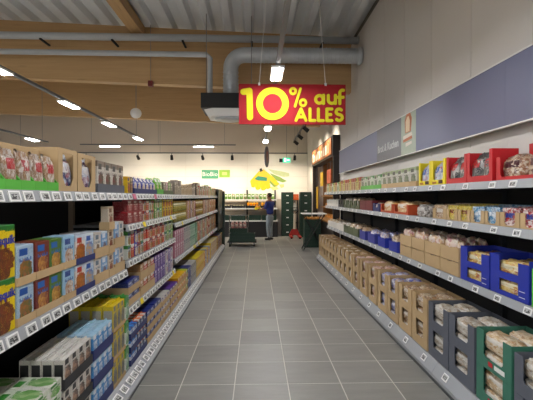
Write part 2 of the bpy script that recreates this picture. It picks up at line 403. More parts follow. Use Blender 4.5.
# ------------------------------------------------------------------ shelf units
M['kick'] = mat('dark kick plate', '#5c5f61', .6)
def label_material():
    m, t, b = newmat('electronic price label', .4)
    tc = t.n('ShaderNodeTexCoord'); s = t.n('ShaderNodeSeparateXYZ'); t.l(tc.outputs['Generated'], s.inputs[0])
    oi = t.n('ShaderNodeObjectInfo')
    nz = t.n('ShaderNodeTexNoise'); nz.noise_dimensions = '4D'; nz.inputs['Scale'].default_value = 7; nz.inputs['Detail'].default_value = 0
    t.l(tc.outputs['Generated'], nz.inputs['Vector']); t.l(t.math('MULTIPLY', oi.outputs['Random'], 50), nz.inputs['W'])
    ink = t.math('MULTIPLY', t.math('GREATER_THAN', nz.outputs['Fac'], .47), t.math('MULTIPLY', t.math('COMPARE', s.outputs[0], .5, .33), t.math('COMPARE', s.outputs[2], .45, .24)))
    scr = t.math('MULTIPLY', t.math('COMPARE', s.outputs[0], .5, .40), t.math('COMPARE', s.outputs[2], .5, .36))
    o = t.mix(scr, lin('#e6e6e3'), lin('#a9aba7')); o = t.mix(ink, o, lin('#2d2d2d'))
    t.l(o, b.inputs['Base Color']); return m
M['label'] = label_material()
M['label_yellow'] = mat('yellow promotion label', '#e8d21f', .5)
M['label_pink'] = mat('pink promotion label', '#c75a78', .5, var=.4, scale=60)
M['label_green'] = mat('green promotion label', '#7ec24a', .5)
_lm = {}
def label_mesh(w, h, m):
    k = (w, h, m.name)
    if k not in _lm:
        b = bmesh.new(); bx(b, -w/2, w/2, -.006, 0, -h/2, h/2); _lm[k] = mesh_from('price_label', b, m)
    return _lm[k]

def shelf_unit(side, y0, y1, shelves, deck_z, kick_x, label, top_z, lab_step, lab_w, lab_h, rail_h, post=1.75, lead=False, endcap=False, back_x=1.62, run=.10):
    """side -1 cereal side, +1 bread side. shelves: list of (front_x, z)"""
    s = side; rz = PI/2 if s < 0 else -PI/2
    t = thing('gondola_shelf', label, 'shelf unit', (s * kick_x, (y0 + y1) / 2, 0))
    def B(name, m, xa, xb, ya, yb, za, zb, par=t, bev=0):
        X = sorted((s * xa - s * kick_x, s * xb - s * kick_x)); c = (y0 + y1) / 2
        return box(name, m, X[0], X[1], ya - c, yb - c, za, zb, par, bev)
    g = .002
    B('back_panel', M['shadow_black'], back_x - .02, back_x, y0 + g, y1 - g, .02, top_z if s < 0 else 1.69)  # on the bread side the black paints in the shade between shelves
    if s > 0: B('upper_back_panel', M['wall_grey'], back_x - .02, back_x, y0 + g, y1 - g, 1.6905, top_z)
    for y in ((y0 + .002, y0 + .042),) + (((y1 - .042, y1 - .002),) if endcap else ()):
        B('upright', M['upright'] if s < 0 else M['dark_metal'], back_x - .06, back_x - .021, y[0], y[1], 0, post if s < 0 else 1.69)
    # plinth with sloped label rail
    c = (y0 + y1) / 2; kx = kick_x
    B('base_deck', M['shelf'], kx + run + .01, back_x - .062, y0 + g, y1 - g, deck_z - .025, deck_z)
    b = bmesh.new(); ol = [(kx + .0, .046), (kx, deck_z * .45), (kx + run, deck_z - .006), (kx + run + .009, deck_z - .006), (kx + run + .009, .046)]
    prism(b, [(s * (x - kx), z) for x, z in ol], y0 + g - c, y1 - g - c, 'y'); bmesh.ops.recalc_face_normals(b, faces=b.faces[:])
    kick = ob('kick_rail', b, M['rail'], t)
    B('kick_plate', M['kick'], kx + .015, kx + run + .005, y0 + g, y1 - g, 0, .0455)
    n = max(1, int((y1 - y0) / (lab_step * (1.0 if s < 0 else 1.2))))
    sl = math.atan2(deck_z * .55 - .006, run)
    for k in range(n):
        o = obj('price_label', label_mesh(lab_w * 1.05, lab_h * 1.25, M['label']), kick, (s * (run * .5 - .002), y0 - c + (k + .5) * (y1 - y0) / n + random.uniform(-.02, .02), deck_z * .72 + .003))
        o.rotation_euler = (sl - PI/2, 0, rz)
    for fx, z in shelves:
        sh = B('shelf_board', M['shelf'], fx + .016, back_x - .062, y0 + g, y1 - g, z - .022, z)
        for yy in (y0 + .004, y1 - .012): B('shelf_bracket', M['dark_metal'], fx + .05, back_x - .062, yy, yy + .008, z - .07, z - .0225)
        b = bmesh.new(); ol = [(fx + .015, z + .004), (fx + .006, z + .004), (fx - .008, z - rail_h), (fx + .015, z - rail_h)]
        prism(b, [(s * (x - kx), zz) for x, zz in ol], y0 + g - c, y1 - g - c, 'y'); bmesh.ops.recalc_face_normals(b, faces=b.faces[:])
        rail = ob('price_rail', b, M['rail'], t)
        n = max(1, int((y1 - y0) / lab_step))
        for k in range(n):
            m = M['label']
            r = random.random()
            if s < 0 and r < .04: m = M['label_yellow']
            elif s < 0 and r < .06: m = M['label_pink']
            o = obj('price_label', label_mesh(lab_w, lab_h, m), rail, (s * (fx - kx - .003), y0 - c + (k + .5) * (y1 - y0) / n + random.uniform(-.018, .018) * (3 if s > 0 else 1), z - rail_h * .5))
            o.rotation_euler = (-.28 if s < 0 else -.28, 0, rz)
    return t

LZ_TOP = 1.63
LF = 1.10
LEFT = [(1.0, 3.42, [(LF, LZ_TOP), (LF, .985)]), (3.42, 5.42, [(LF, LZ_TOP), (LF, 1.36), (LF, 1.05), (LF, .635)]),
        (5.42, 7.4, [(LF, LZ_TOP), (LF, 1.24), (LF, .75)]), (7.4, 9.4, [(LF, LZ_TOP), (LF, 1.24), (LF, .75)]), (9.4, 11.0, [(LF, LZ_TOP), (LF, 1.24), (LF, .75)]), (11.0, 12.5, [(LF, LZ_TOP), (LF, 1.24), (LF, .75)])]
for i, (a, c, sh) in enumerate(LEFT):
    shelf_unit(-1, a, c, sh, .14, .98, 'grey gondola shelf unit, %s bay from near end on cereal side' % ORD[i], 1.66, .125 if i == 0 else .11, .086 if i == 0 else .074, .05, .054, 1.68 if i != 1 else 2.0, endcap=(i == 5))
RZ = [(1.72, 1.715), (1.75, 1.385), (1.78, .88)]
RY = [.75, 2.07, 3.4, 4.73, 6.06, 7.39, 8.72, 10.05]
for i in range(7):
    shelf_unit(1, RY[i], RY[i+1], RZ, .17, 1.517, 'grey wall shelf unit, %s bay from near end on bread side' % ORD[i], 2.1, .33, .075, .045, .055, 2.1, endcap=(i == 6), back_x=2.195, run=.052)
# dark closed cabinet that ends the cereal gondola
M['end_green'] = mat('dark green end panel', '#10231a', .4)
t = thing('end_cabinet', 'tall dark green cabinet closing the far cereal bay', 'cabinet', (-1.12, 11.75, 0))
box('cabinet_body', M['end_green'], -.42, -.05, -.7, .7, 1.6315, 1.80, t, .004)
for k in range(2): box('cabinet_door', M['end_green'], 0.042, .06, -.7 + .705 * k, -.005 + .705 * k, .66, 1.80, t, .004)
for k in range(2): box('door_handle', M['chrome'], .0605, .072, -.06 + .1 * k, -.04 + .1 * k, 1.1, 1.35, t)
box('cabinet_roof', M['end_green'], -.05, .06, -.7, .7, 1.801, 1.82, t)
# dark end frame
t = thing('gondola_end_frame', 'dark green end frame closing the far end of cereal gondola', 'end frame', (-1.3, 12.62, 0))
box('end_panel', M['end_green'], -.34, .3, -.1, -.065, 0, 1.78, t, .003)
for x in (-.27, .0, .27): box('post', M['end_green'], x - .03, x + .03, -.06, .06, 0, 1.85 - .12 * (x > .2), t, .004)
for z in (.1, .5, .9, 1.3, 1.65): box('cross_bar', M['end_green'], -.239, -.031, -.02, .02, z, z + .05, t); box('cross_bar', M['end_green'], .031, .239, -.02, .02, z, z + .05, t)
# ------------------------------------------------------------------ packaging print: one node group, many colourways
def print_group():
    g = bpy.data.node_groups.new('pack_print', 'ShaderNodeTree'); t = NT(g)
    for nm, ty in (('Base', 'NodeSocketColor'), ('Band', 'NodeSocketColor'), ('PictA', 'NodeSocketColor'), ('PictB', 'NodeSocketColor'), ('Logo', 'NodeSocketColor'), ('BandZ', 'NodeSocketFloat'), ('PictR', 'NodeSocketFloat'), ('Fine', 'NodeSocketFloat'), ('Side', 'NodeSocketColor'), ('SideMix', 'NodeSocketFloat'), ('TopPrint', 'NodeSocketFloat')):
        g.interface.new_socket(nm, in_out='INPUT', socket_type=ty)
    g.interface.new_socket('Color', in_out='OUTPUT', socket_type='NodeSocketColor')
    i = t.n('NodeGroupInput').outputs; o = t.n('NodeGroupOutput')
    tc = t.n('ShaderNodeTexCoord'); s = t.n('ShaderNodeSeparateXYZ'); t.l(tc.outputs['Generated'], s.inputs[0])
    nrm = t.n('ShaderNodeSeparateXYZ'); t.l(tc.outputs['Normal'], nrm.inputs[0])
    tp = t.math('MULTIPLY', t.math('GREATER_THAN', nrm.outputs[2], .6), i['TopPrint'])
    X = s.outputs[0]; Z = t.math('ADD', t.math('MULTIPLY', s.outputs[2], t.math('SUBTRACT', 1.0, tp)), t.math('MULTIPLY', s.outputs[1], tp))
    nz = t.n('ShaderNodeTexNoise'); t.l(i['Fine'], nz.inputs['Scale']); nz.inputs['Detail'].default_value = 2; t.l(tc.outputs['Generated'], nz.inputs['Vector'])
    n2 = t.n('ShaderNodeTexVoronoi'); t.l(i['Fine'], n2.inputs['Scale']); t.l(tc.outputs['Generated'], n2.inputs['Vector'])
    sv = t.n('ShaderNodeSeparateColor'); t.l(n2.outputs['Color'], sv.inputs[0])
    c = i['Base']
    c = t.mix(t.math('GREATER_THAN', Z, i['BandZ']), c, i['Band'])
    ex = t.math('DIVIDE', t.math('SUBTRACT', X, .52), t.math('MULTIPLY', i['PictR'], 1.25)); ez = t.math('DIVIDE', t.math('SUBTRACT', Z, .33), i['PictR'])
    rr = t.math('ADD', t.math('MULTIPLY', ex, ex), t.math('MULTIPLY', ez, ez))
    rr = t.math('ADD', rr, t.math('MULTIPLY', t.math('SUBTRACT', nz.outputs['Fac'], .5), 1.6))
    c = t.mix(t.math('LESS_THAN', rr, 1.0), c, t.mix(sv.outputs[0], i['PictA'], i['PictB']))
    tx = t.math('MULTIPLY', t.math('COMPARE', Z, .62, .05), t.math('MULTIPLY', t.math('COMPARE', X, .5, .36), t.math('GREATER_THAN', nz.outputs['Fac'], .5)))
    c = t.mix(t.math('MULTIPLY', tx, .8), c, i['Logo'])
    lg = t.math('MULTIPLY', t.math('COMPARE', Z, .82, .09), t.math('COMPARE', X, .38, .24))
    c = t.mix(lg, c, i['Logo'])
    # small multicoloured print, and a different colour on the pack's narrow sides
    n3 = t.n('ShaderNodeTexNoise'); n3.inputs['Scale'].default_value = 34; n3.inputs['Detail'].default_value = 1; t.l(tc.outputs['Generated'], n3.inputs['Vector'])
    spk = t.math('MULTIPLY', t.math('GREATER_THAN', n3.outputs['Fac'], .585), t.math('LESS_THAN', Z, .93))
    c = t.mix(t.math('MULTIPLY', spk, .45), c, t.mix(sv.outputs[1], i['Logo'], i['PictB']))
    nm = t.n('ShaderNodeSeparateXYZ'); t.l(tc.outputs['Normal'], nm.inputs[0])
    sd = t.math('MULTIPLY', t.math('MULTIPLY', t.math('GREATER_THAN', t.math('ABSOLUTE', nm.outputs[0]), .6), i['SideMix']), t.math('MULTIPLY', t.math('COMPARE', s.outputs[1], .5, .4), t.math('COMPARE', s.outputs[2], .42, .36)))
    lines = t.math('MULTIPLY', t.math('MULTIPLY', t.math('GREATER_THAN', n3.outputs['Fac'], .52), t.math('COMPARE', Z, .55, .25)), .5)
    c = t.mix(sd, c, t.mix(lines, i['Side'], i['Logo']))
    t.l(c, o.inputs[0]); return g
PG = print_group()
SKU = {}
def sku(key, look, base, band, pa, pb, logo, bz=.72, pr=.3, fine=9, rough=.42, side=None, top=0.0):
    m, t, b = newmat('print ' + key, rough); g = t.n('ShaderNodeGroup'); g.node_tree = PG
    for k, v in zip(('Base', 'Band', 'PictA', 'PictB', 'Logo'), (base, band, pa, pb, logo)): g.inputs[k].default_value = ink(v)
    g.inputs['BandZ'].default_value = bz; g.inputs['PictR'].default_value = pr; g.inputs['Fine'].default_value = fine
    g.inputs['TopPrint'].default_value = top; g.inputs['Side'].default_value = ink(side or base); g.inputs['SideMix'].default_value = 1.0 if side else 0.0
    t.l(g.outputs[0], b.inputs['Base Color']); SKU[key] = (look, m)
def smooth(t, v, a, b):
    n = t.n('ShaderNodeMapRange'); n.interpolation_type = 'SMOOTHSTEP'; t.l(v, n.inputs[0]); n.inputs[1].default_value = a; n.inputs[2].default_value = b; return n.outputs[0]
def bagmat(key, look, a, c, d, logo, fine=7, rough=.28):
    m, t, b = newmat('bag ' + key, rough)
    tc = t.n('ShaderNodeTexCoord'); oi = t.n('ShaderNodeObjectInfo'); s = t.n('ShaderNodeSeparateXYZ'); t.l(tc.outputs['Generated'], s.inputs[0])
    n1 = t.n('ShaderNodeTexNoise'); n1.noise_dimensions = '4D'; n1.inputs['Scale'].default_value = fine * .8; n1.inputs['Detail'].default_value = 5; n1.inputs['Distortion'].default_value = .8
    n2 = t.n('ShaderNodeTexVoronoi'); n2.voronoi_dimensions = '4D'; n2.inputs['Scale'].default_value = fine * 1.1
    for n in (n1, n2): t.l(tc.outputs['Generated'], n.inputs['Vector']); t.l(t.math('MULTIPLY', oi.outputs['Random'], 40), n.inputs['W'])
    sv = t.n('ShaderNodeSeparateColor'); t.l(n2.outputs['Color'], sv.inputs[0])
    o = t.mix(smooth(t, n1.outputs['Fac'], .42, .58), ink(a), ink(c)); o = t.mix(t.math('MULTIPLY', smooth(t, sv.outputs[0], .6, .85), .75), o, ink(d))
    n4 = t.n('ShaderNodeTexNoise'); n4.inputs['Scale'].default_value = 8; n4.inputs['Distortion'].default_value = 2.5; t.l(tc.outputs['Generated'], n4.inputs['Vector']); o = t.mix(t.math('MULTIPLY', smooth(t, n4.outputs['Fac'], .58, .66), .5), o, lin('#efece6'))  # white glints on the plastic wrinkles, painted into the colour
    lg = t.math('MULTIPLY', t.math('COMPARE', s.outputs[0], .5, .3), t.math('COMPARE', s.outputs[2], .6, .13)); o = t.mix(t.math('MULTIPLY', lg, t.math('GREATER_THAN', n1.outputs['Fac'], .42)), o, ink(logo))
    t.l(o, b.inputs['Base Color'])
    bp = t.n('ShaderNodeBump'); bp.inputs['Strength'].default_value = .8; bp.inputs['Distance'].default_value = .02; t.l(n1.outputs['Fac'], bp.inputs['Height']); t.l(bp.outputs[0], b.inputs['Normal'])
    SKU[key] = (look, m)

# cereal side
sku('cocoa', 'yellow cocoa cereal box', '#f3d614', '#2f7a36', '#5a2d1c', '#8a4a2a', '#f3d614', .88, .34, 10)
sku('pale_muesli', 'pale blue muesli box', '#b9cfdf', '#c3d7e6', '#b5793c', '#5b6a3a', '#1f63ad', .96, .3)
sku('brown_muesli', 'reddish brown muesli box', '#7a3a22', '#7f3d24', '#d8a860', '#8c4a26', '#2a78bd', .96, .28)
sku('green_muesli', 'green muesli box', '#55792c', '#5a802e', '#d9b060', '#9a6a2c', '#2a78bd', .96, .28)
sku('sky_muesli', 'sky blue muesli box', '#a9cde6', '#b5d6ec', '#a87a48', '#e8e2d6', '#1b4f93', .96, .28)
sku('biscuit', 'white biscuit pack with golden picture', '#e9e3da', '#d7e2ee', '#c68640', '#8c5a2c', '#c7453a', .8, .4, 8)
sku('biscuit_blue', 'blue and white biscuit pack', '#c9dcea', '#e3ebf0', '#d6a95a', '#7fa9cf', '#2d66b4', .8, .36, 8)
sku('white_slim', 'slim white oat pack', '#e3ddd4', '#d8d0c4', '#9a7a58', '#7d6a55', '#6a7d8a', .9, .22)
sku('blue_slim', 'slim blue oat pack', '#8fb6da', '#d7e2ea', '#a8826a', '#5b77a0', '#eef2f5', .9, .22)
sku('cream_tall', 'cream coloured oat pack', '#d9cdbb', '#c9b79c', '#8a3a34', '#9c7a55', '#6a4a3a', .9, .25)
sku('tall_white', 'tall white biscuit box with dark foot', '#dcd6cc', '#8a7d70', '#7d2b33', '#4d5a44', '#3a3a3a', .82, .3)
sku('seed_box', 'brown seed mix box', '#b09a7c', '#a08a6c', '#7d6a4d', '#c7b795', '#efe7d9', .8, .3)
sku('milk', 'black and white drink carton', '#dcd6cd', '#e8e4dd', '#c9a58d', '#3a3a3a', '#2b2b2c', .9, .34, 8, side='#232324')
sku('eggnoodle', 'white and green flat box', '#e8e6de', '#dfe5d4', '#5fa744', '#c7d9ad', '#3b8a34', .62, .3, 6, top=1.0)
sku('blue_milk', 'light blue milk carton', '#4a9bd4', '#bfe0f2', '#e9f2f7', '#2a6fb5', '#f5f8fa', .8, .32, 6)
sku('yellow_milk', 'yellow topped milk carton', '#dcc535', '#e9cf2a', '#8f8d80', '#3c4a63', '#8c8a84', .8, .34, 6, side='#bdb8ab')
sku('green_milk', 'green and white milk carton', '#e5e9e0', '#4e9c4a', '#3c8b41', '#e9efe6', '#2f7d38', .55, .36, 5)
sku('navy_milk', 'navy and white milk carton', '#e5e8ee', '#1d2a4d', '#2a3f78', '#9fb9dd', '#f0b23a', .7, .34, 5)
sku('orange_top', 'orange topped milk carton', '#26355c', '#ea7a1c', '#e8e4dd', '#5a88c0', '#eeeae2', .84, .3, 5)
sku('blue_top', 'blue topped milk carton', '#e7eaef', '#4d9ade', '#3a6fb0', '#d6e4f0', '#1d3f86', .7, .3, 5)
sku('navy_box', 'navy blue chocolate box', '#26326e', '#2b3a7c', '#7d8fc7', '#161f4a', '#c9d2ea', .9, .22)
sku('brown_box', 'kraft brown snack box', '#a87d4e', '#b58a5b', '#6a4a2c', '#d2b384', '#e8ded0', .9, .25)
sku('purple', 'purple chocolate box', '#5b3a86', '#6a469a', '#c7b2dd', '#3c2360', '#efe7f5', .88, .25)
sku('white_pack', 'white sugar pack', '#e6e2dc', '#d9d5cf', '#a3a9b5', '#c5453c', '#3f5a93', .9, .22)
sku('orange_pack', 'orange tea box', '#e27b26', '#f0c12a', '#f5dc6a', '#a8441a', '#fbf1d0', .7, .28)
sku('lime_pack', 'lime green tea box', '#9bc23a', '#c8dc4a', '#f1ead0', '#4c7d26', '#fbf7e0', .7, .28)
sku('grey_pack', 'grey flour pack', '#b5b2ab', '#c7c4bd', '#7d7a70', '#e6e2da', '#3c4a6a', .85, .25)
sku('yellow_pack', 'bright yellow pasta pack', '#eccb1e', '#f3dc4a', '#d88a1c', '#f5edc0', '#c22e28', .85, .28)
sku('blue_pack', 'blue rice pack', '#2f5fae', '#4a7ec4', '#e9edf3', '#e9cf3a', '#f2f4f7', .85, .25)
sku('red_box', 'dark red snack box', '#8e1d26', '#a02530', '#d9a5a0', '#5c0f18', '#e8d9d0', .9, .24)
sku('mix_box', 'colourful spread tub box', '#d9d2c4', '#b0442e', '#e08a2c', '#4a7a3a', '#2d3d6b', .7, .34)
sku('green_box', 'leaf green soup box', '#5d9a3c', '#76b34c', '#e8dcae', '#2f6a28', '#f5f2e0', .75, .28)
sku('yellow_box', 'yellow dumpling box', '#e3c322', '#d9b01e', '#3d3c2c', '#c75a24', '#27366b', .8, .32)
sku('sauce', 'red tomato sauce pack', '#c5392c', '#e3ded5', '#e8884a', '#7d1d18', '#f0e9df', .8, .3)
sku('herb', 'white and green herb pack', '#dfe1d8', '#4d8a44', '#b53a30', '#6aa85a', '#2f5a93', .75, .3)
sku('blue_snack', 'deep blue crisp pack', '#23339c', '#2d3fae', '#c9b18c', '#e8e2da', '#f0efe9', .85, .3)
sku('green_snack', 'light green crisp pack', '#7fc22e', '#8fd03a', '#e8e2b0', '#3f7d1c', '#f3f3e6', .85, .28)
sku('grey_snack', 'grey brown snack carton', '#7d7368', '#8a8074', '#5a5048', '#b5a898', '#e0d8cc', .85, .25)
sku('cream_tin', 'cream coloured coffee pack', '#d8c8ae', '#c9b596', '#7a5a3a', '#a88a64', '#6a3f24', .8, .28)
sku('dark_pack', 'dark coffee pack', '#3a2f2a', '#51433a', '#b08d5c', '#7a2a24', '#dccbb0', .8, .28)
sku('pink_pack', 'pink wafer pack', '#b87a8c', '#c48c9c', '#e3cdd0', '#7d4456', '#f0e6e6', .85, .28)
sku('mint_pack', 'mint green biscuit pack', '#9fc4a8', '#b1d2b8', '#e3e6d6', '#5c8a68', '#2f5a44', .85, .28)
sku('tan_pack', 'tan biscuit pack', '#bd9b6c', '#c9aa7e', '#7d5a34', '#e0cfa8', '#8a2f26', .8, .3)
sku('olive_jar', 'olive green jar', '#7a7a3c', '#8a8a4c', '#c9b55a', '#565a28', '#e8e0c0', .95, .3)
sku('amber_jar', 'amber jar of spread', '#9c6a34', '#a87640', '#d2a25a', '#6a4020', '#ece0c8', .95, .3)
bagmat('seedbag', 'white printed seed bag in green tray', '#d9d2ca', '#a98a6a', '#8a6848', '#b93a3c', 6)
bagmat('berrybag', 'blue and red cereal bag', '#c9d3e0', '#27346e', '#9c3a4a', '#e4e0de', 5)
# bread side
bagmat('toast', 'clear bag of pale toast', '#d8c09a', '#e9dcc6', '#b58a58', '#efe9e0', 7)
bagmat('rolls', 'clear bag of pinkish rolls', '#d9b09a', '#e8d6c8', '#b5705a', '#f0e6de', 7)
bagmat('bluebag', 'blue printed bread bag', '#3c46a0', '#cfd0e2', '#d8b890', '#e8e6ea', 6)
bagmat('dinkel', 'bag of dark bread', '#b08a62', '#d6c4a8', '#7d5c3e', '#e6ded2', 8)
bagmat('silver', 'silvery bag of sliced bread', '#d6d2c9', '#b9ac98', '#9a8568', '#e6e3dc', 6)
bagmat('yellowbread', 'yellow striped bag of buns', '#e3b95a', '#f0dfa0', '#a83c4e', '#f3eacb', 8)
bagmat('pinkbread', 'pink printed bag of rolls', '#d8b48c', '#e6dccb', '#b5657a', '#f0dfd6', 6)
bagmat('buns', 'clear bag of golden buns', '#e0b070', '#f0dcb4', '#c98a44', '#f7efe0', 4)
bagmat('cakebag', 'white bag with sliced cake', '#d8d2ca', '#8f8a84', '#5a4a40', '#efebe4', 6)
bagmat('almond', 'dark printed bag of pastry', '#e3d6c0', '#9a6a48', '#5a1f2a', '#4a1a24', 5)
bagmat('clearcake', 'clear bag of dark cake with label', '#3a3a3a', '#6f6e6a', '#cfccc6', '#c23a3a', 4)
bagmat('bluewhite', 'blue and white waffle bag', '#e3e6ea', '#b5c3d2', '#cf3a3a', '#2f6ab0', 5)
bagmat('redpack', 'red and white wrap pack', '#c42a34', '#e6dcd6', '#7a1a2a', '#3a4a9a', 7)
bagmat('bluewrap', 'blue and white wrap pack', '#4f9cc4', '#d6e3ea', '#2c6a94', '#eef3f6', 7)
bagmat('yellowwrap', 'yellow wrap pack', '#e0c41e', '#e9dc7a', '#a8922a', '#7d3a2a', 7)
sku('crisp_white', 'tall white crispbread pack with green trim', '#dcdad0', '#a8b58e', '#8f8e7a', '#4d6a44', '#4d4a40', .8, .3)
sku('crisp_green', 'tall green crispbread pack', '#cfd6c4', '#3d8a4a', '#9fae8c', '#2f6a3c', '#e8e8de', .8, .3)
sku('crisp_red', 'tall red and cream crispbread pack', '#dccaa8', '#b5452f', '#8f5a34', '#c98a44', '#a02a22', .7, .3)
sku('crisp_yellow', 'tall yellow crispbread pack', '#dcc860', '#c9ad3a', '#8f7a34', '#e8dca0', '#5a4a24', .8, .3)

def kraft(name, col, rough=.75):
    m, t, b = newmat(name, rough); c = lin(col); tc = t.n('ShaderNodeTexCoord')
    wv = t.n('ShaderNodeTexWave'); wv.inputs['Scale'].default_value = 60; t.l(tc.outputs['Object'], wv.inputs['Vector'])
    nz = t.n('ShaderNodeTexNoise'); nz.inputs['Scale'].default_value = 9; t.l(tc.outputs['Object'], nz.inputs['Vector'])
    oi = t.n('ShaderNodeObjectInfo')
    f = t.math('ADD', t.math('MULTIPLY', nz.outputs['Fac'], .5), t.math('ADD', t.math('MULTIPLY', wv.outputs['Fac'], .12), t.math('MULTIPLY', oi.outputs['Random'], .35)))
    t.l(t.mix(f, tuple(x * .82 for x in c[:3]) + (1,), tuple(min(1, x * 1.15) for x in c[:3]) + (1,)), b.inputs['Base Color']); return m
K = {'kraft': kraft('kraft board', '#b89c72'), 'green': kraft('bright green board', '#54ad3c', .5), 'navy': kraft('navy board', '#222d63', .5), 'blue': kraft('royal blue board', '#22329a', .45), 'charcoal': kraft('charcoal board', '#555962', .55),
     'black': kraft('black board', '#2b2b2d', .5), 'darkgreen': kraft('bottle green board', '#39705c', .5), 'red': kraft('red board', '#c02026', .45), 'yellow': kraft('yellow board', '#e9d51d', .45), 'orange': kraft('burnt orange board', '#b5481e', .6),
     'purple': kraft('violet board', '#3d4191', .5), 'white': kraft('white board', '#d9d4ca', .6), 'maroon': kraft('maroon board', '#6a1d22', .55), 'olive': kraft('olive board', '#5c6447', .6)}
KW = {'kraft': 'kraft brown', 'green': 'bright green', 'navy': 'navy blue', 'blue': 'royal blue', 'charcoal': 'charcoal grey', 'black': 'black', 'darkgreen': 'bottle green', 'red': 'red', 'yellow': 'yellow', 'orange': 'burnt orange', 'purple': 'violet', 'white': 'white', 'maroon': 'maroon', 'olive': 'olive'}
M['lid_gold'] = mat('gold lid', '#b8963f', .3, .6); M['lid_dark'] = mat('dark lid', '#3a2a20', .4); M['cap'] = mat('screw cap', '#e6e6e4', .4)

# ------------------------------------------------------------------ pack shapes (front faces local -y, base at z 0)
_pm = {}
def pack_mesh(shape, w, d, h, m):
    k = (shape, round(w, 4), round(d, 4), round(h, 4), m.name)
    if k in _pm: return _pm[k]
    bm = bmesh.new(); sm = False; rd = random.Random(repr(k))
    if shape in ('box', 'carton'):
        bx(bm, -w/2, w/2, -d/2, d/2, 0, h); bmesh.ops.bevel(bm, geom=bm.edges[:], offset=min(.003, w * .05), segments=1, affect='EDGES')
        if shape == 'carton':      # folded gable seam on the top
            bx(bm, -w * .46, w * .46, -.004, .004, h - .001, h + .012)
    elif shape in ('bag', 'loaf'):
        sm = True; n = 20
        if shape == 'bag': prof = [(0, .86, .62), (.04, .97, .92), (.18, 1.0, 1.0), (.32, 1.0, 1.0), (.46, 1, .98), (.6, .98, .9), (.72, .97, .75), (.82, .95, .5), (.9, .93, .16), (1.0, .96, .07)]
        else: prof = [(0, .9, .9), (.08, .98, .98), (.25, 1, 1), (.42, 1, 1), (.58, .98, .98), (.72, .96, .95), (.84, .9, .86), (.93, .8, .74), (1.0, .5, .45)]
        rings = []
        for z, fx, fy in prof:
            ring = []
            for i in range(n):
                a = 2 * PI * i / n; e = .55
                ca, sa = math.cos(a), math.sin(a)
                j = 1 + rd.uniform(-.13 if shape == 'loaf' else -.05, .0) * (0 < z < 1)
                ring.append(bm.verts.new((w/2 * fx * math.copysign(abs(ca) ** e, ca) * min(1, j), d/2 * fy * math.copysign(abs(sa) ** e, sa) * min(1, j), z * h * (1 - (rd.uniform(0, .16) if z > .8 else 0)))))
            rings.append(ring)
        for a, b in zip(rings, rings[1:]):
            for i in range(n): bm.faces.new((a[i], a[(i+1) % n], b[(i+1) % n], b[i]))
        bm.faces.new(rings[0][::-1]); bm.faces.new(rings[-1])
    elif shape == 'jar':
        r = min(w, d) / 2; lathe(bm, [(r * .9, 0), (r, .01), (r, h * .74), (r * .8, h * .84), (r * .8, h * .86)], 10); sm = True
    elif shape == 'can':
        r = min(w, d) / 2; lathe(bm, [(r * .95, 0), (r, .006), (r, h - .006), (r * .95, h)], 10); sm = True
    _pm[k] = mesh_from(shape, bm, m, sm); return _pm[k]
def lid_mesh(w, d, h, m):
    k = ('lid', round(w, 4), round(h, 4), m.name)
    if k not in _pm:
        bm = bmesh.new(); r = min(w, d) / 2; lathe(bm, [(r * .86, h * .861), (r * .9, h * .88), (r * .9, h), (r * .84, h)], 10); _pm[k] = mesh_from('lid', bm, m)
    return _pm[k]
def tray_mesh(w, d, h, fh, m, kind='tray'):
    k = (kind, round(w, 4), round(d, 4), round(h, 4), round(fh, 4), m.name)
    if k in _pm: return _pm[k]
    bm = bmesh.new(); th = .004
    bx(bm, -w/2, w/2, -d/2, d/2, 0, th)
    bx(bm, -w/2, w/2, d/2 - th, d/2, th, h)
    for x in (-w/2, w/2 - th):
        prism(bm, [(-d/2 + th, th), (d/2 - th, th), (d/2 - th, h), (-d/2 + d * .35, h), (-d/2 + th, fh)], x, x + th, 'x')
    if kind == 'tray': bx(bm, -w/2, w/2, -d/2, -d/2 + th, th, fh)
    bmesh.ops.recalc_face_normals(bm, faces=bm.faces[:])
    _pm[k] = mesh_from(kind, bm, m); return _pm[k]
def notch_front(w, h, m, nw=.5, nz=.38, window=False):
    """front panel of a display carton with a U cut from the top edge (or a second window below)"""
    k = ('front', round(w, 4), round(h, 4), m.name, nw, nz, window)
    if k in _pm: return _pm[k]
    bm = bmesh.new(); th = .004; a = w * nw / 2; c = .018
    if nw < .01: prism(bm, [(-w/2, 0), (w/2, 0), (w/2, h * .97), (.02, h * .97), (.012, h * .9), (-.012, h * .9), (-.02, h * .97), (-w/2, h * .97)], 0, th, 'y')
    elif not window:
        prism(bm, [(-w/2, 0), (w/2, 0), (w/2, h), (a, h), (a, h * nz + c), (a - c, h * nz), (-a + c, h * nz), (-a, h * nz + c), (-a, h), (-w/2, h)], 0, th, 'y')
    else:
        for p in ([(-w/2, 0), (w/2, 0), (w/2, h * .12), (-w/2, h * .12)], [(-w/2, h * .12), (-a, h * .12), (-a, h * .42), (-w/2, h * .42)], [(a, h * .12), (w/2, h * .12), (w/2, h * .42), (a, h * .42)],
                  [(-w/2, h * .42), (w/2, h * .42), (w/2, h * .6), (-w/2, h * .6)], [(-w/2, h * .6), (-a, h * .6), (-a, h), (-w/2, h)], [(a, h * .6), (w/2, h * .6), (w/2, h * .9), (a, h * .9)]):
            prism(bm, p, 0, th, 'y')
    bmesh.ops.remove_doubles(bm, verts=bm.verts[:], dist=1e-5); bmesh.ops.recalc_face_normals(bm, faces=bm.faces[:])
    _pm[k] = mesh_from('front_panel', bm, m); return _pm[k]

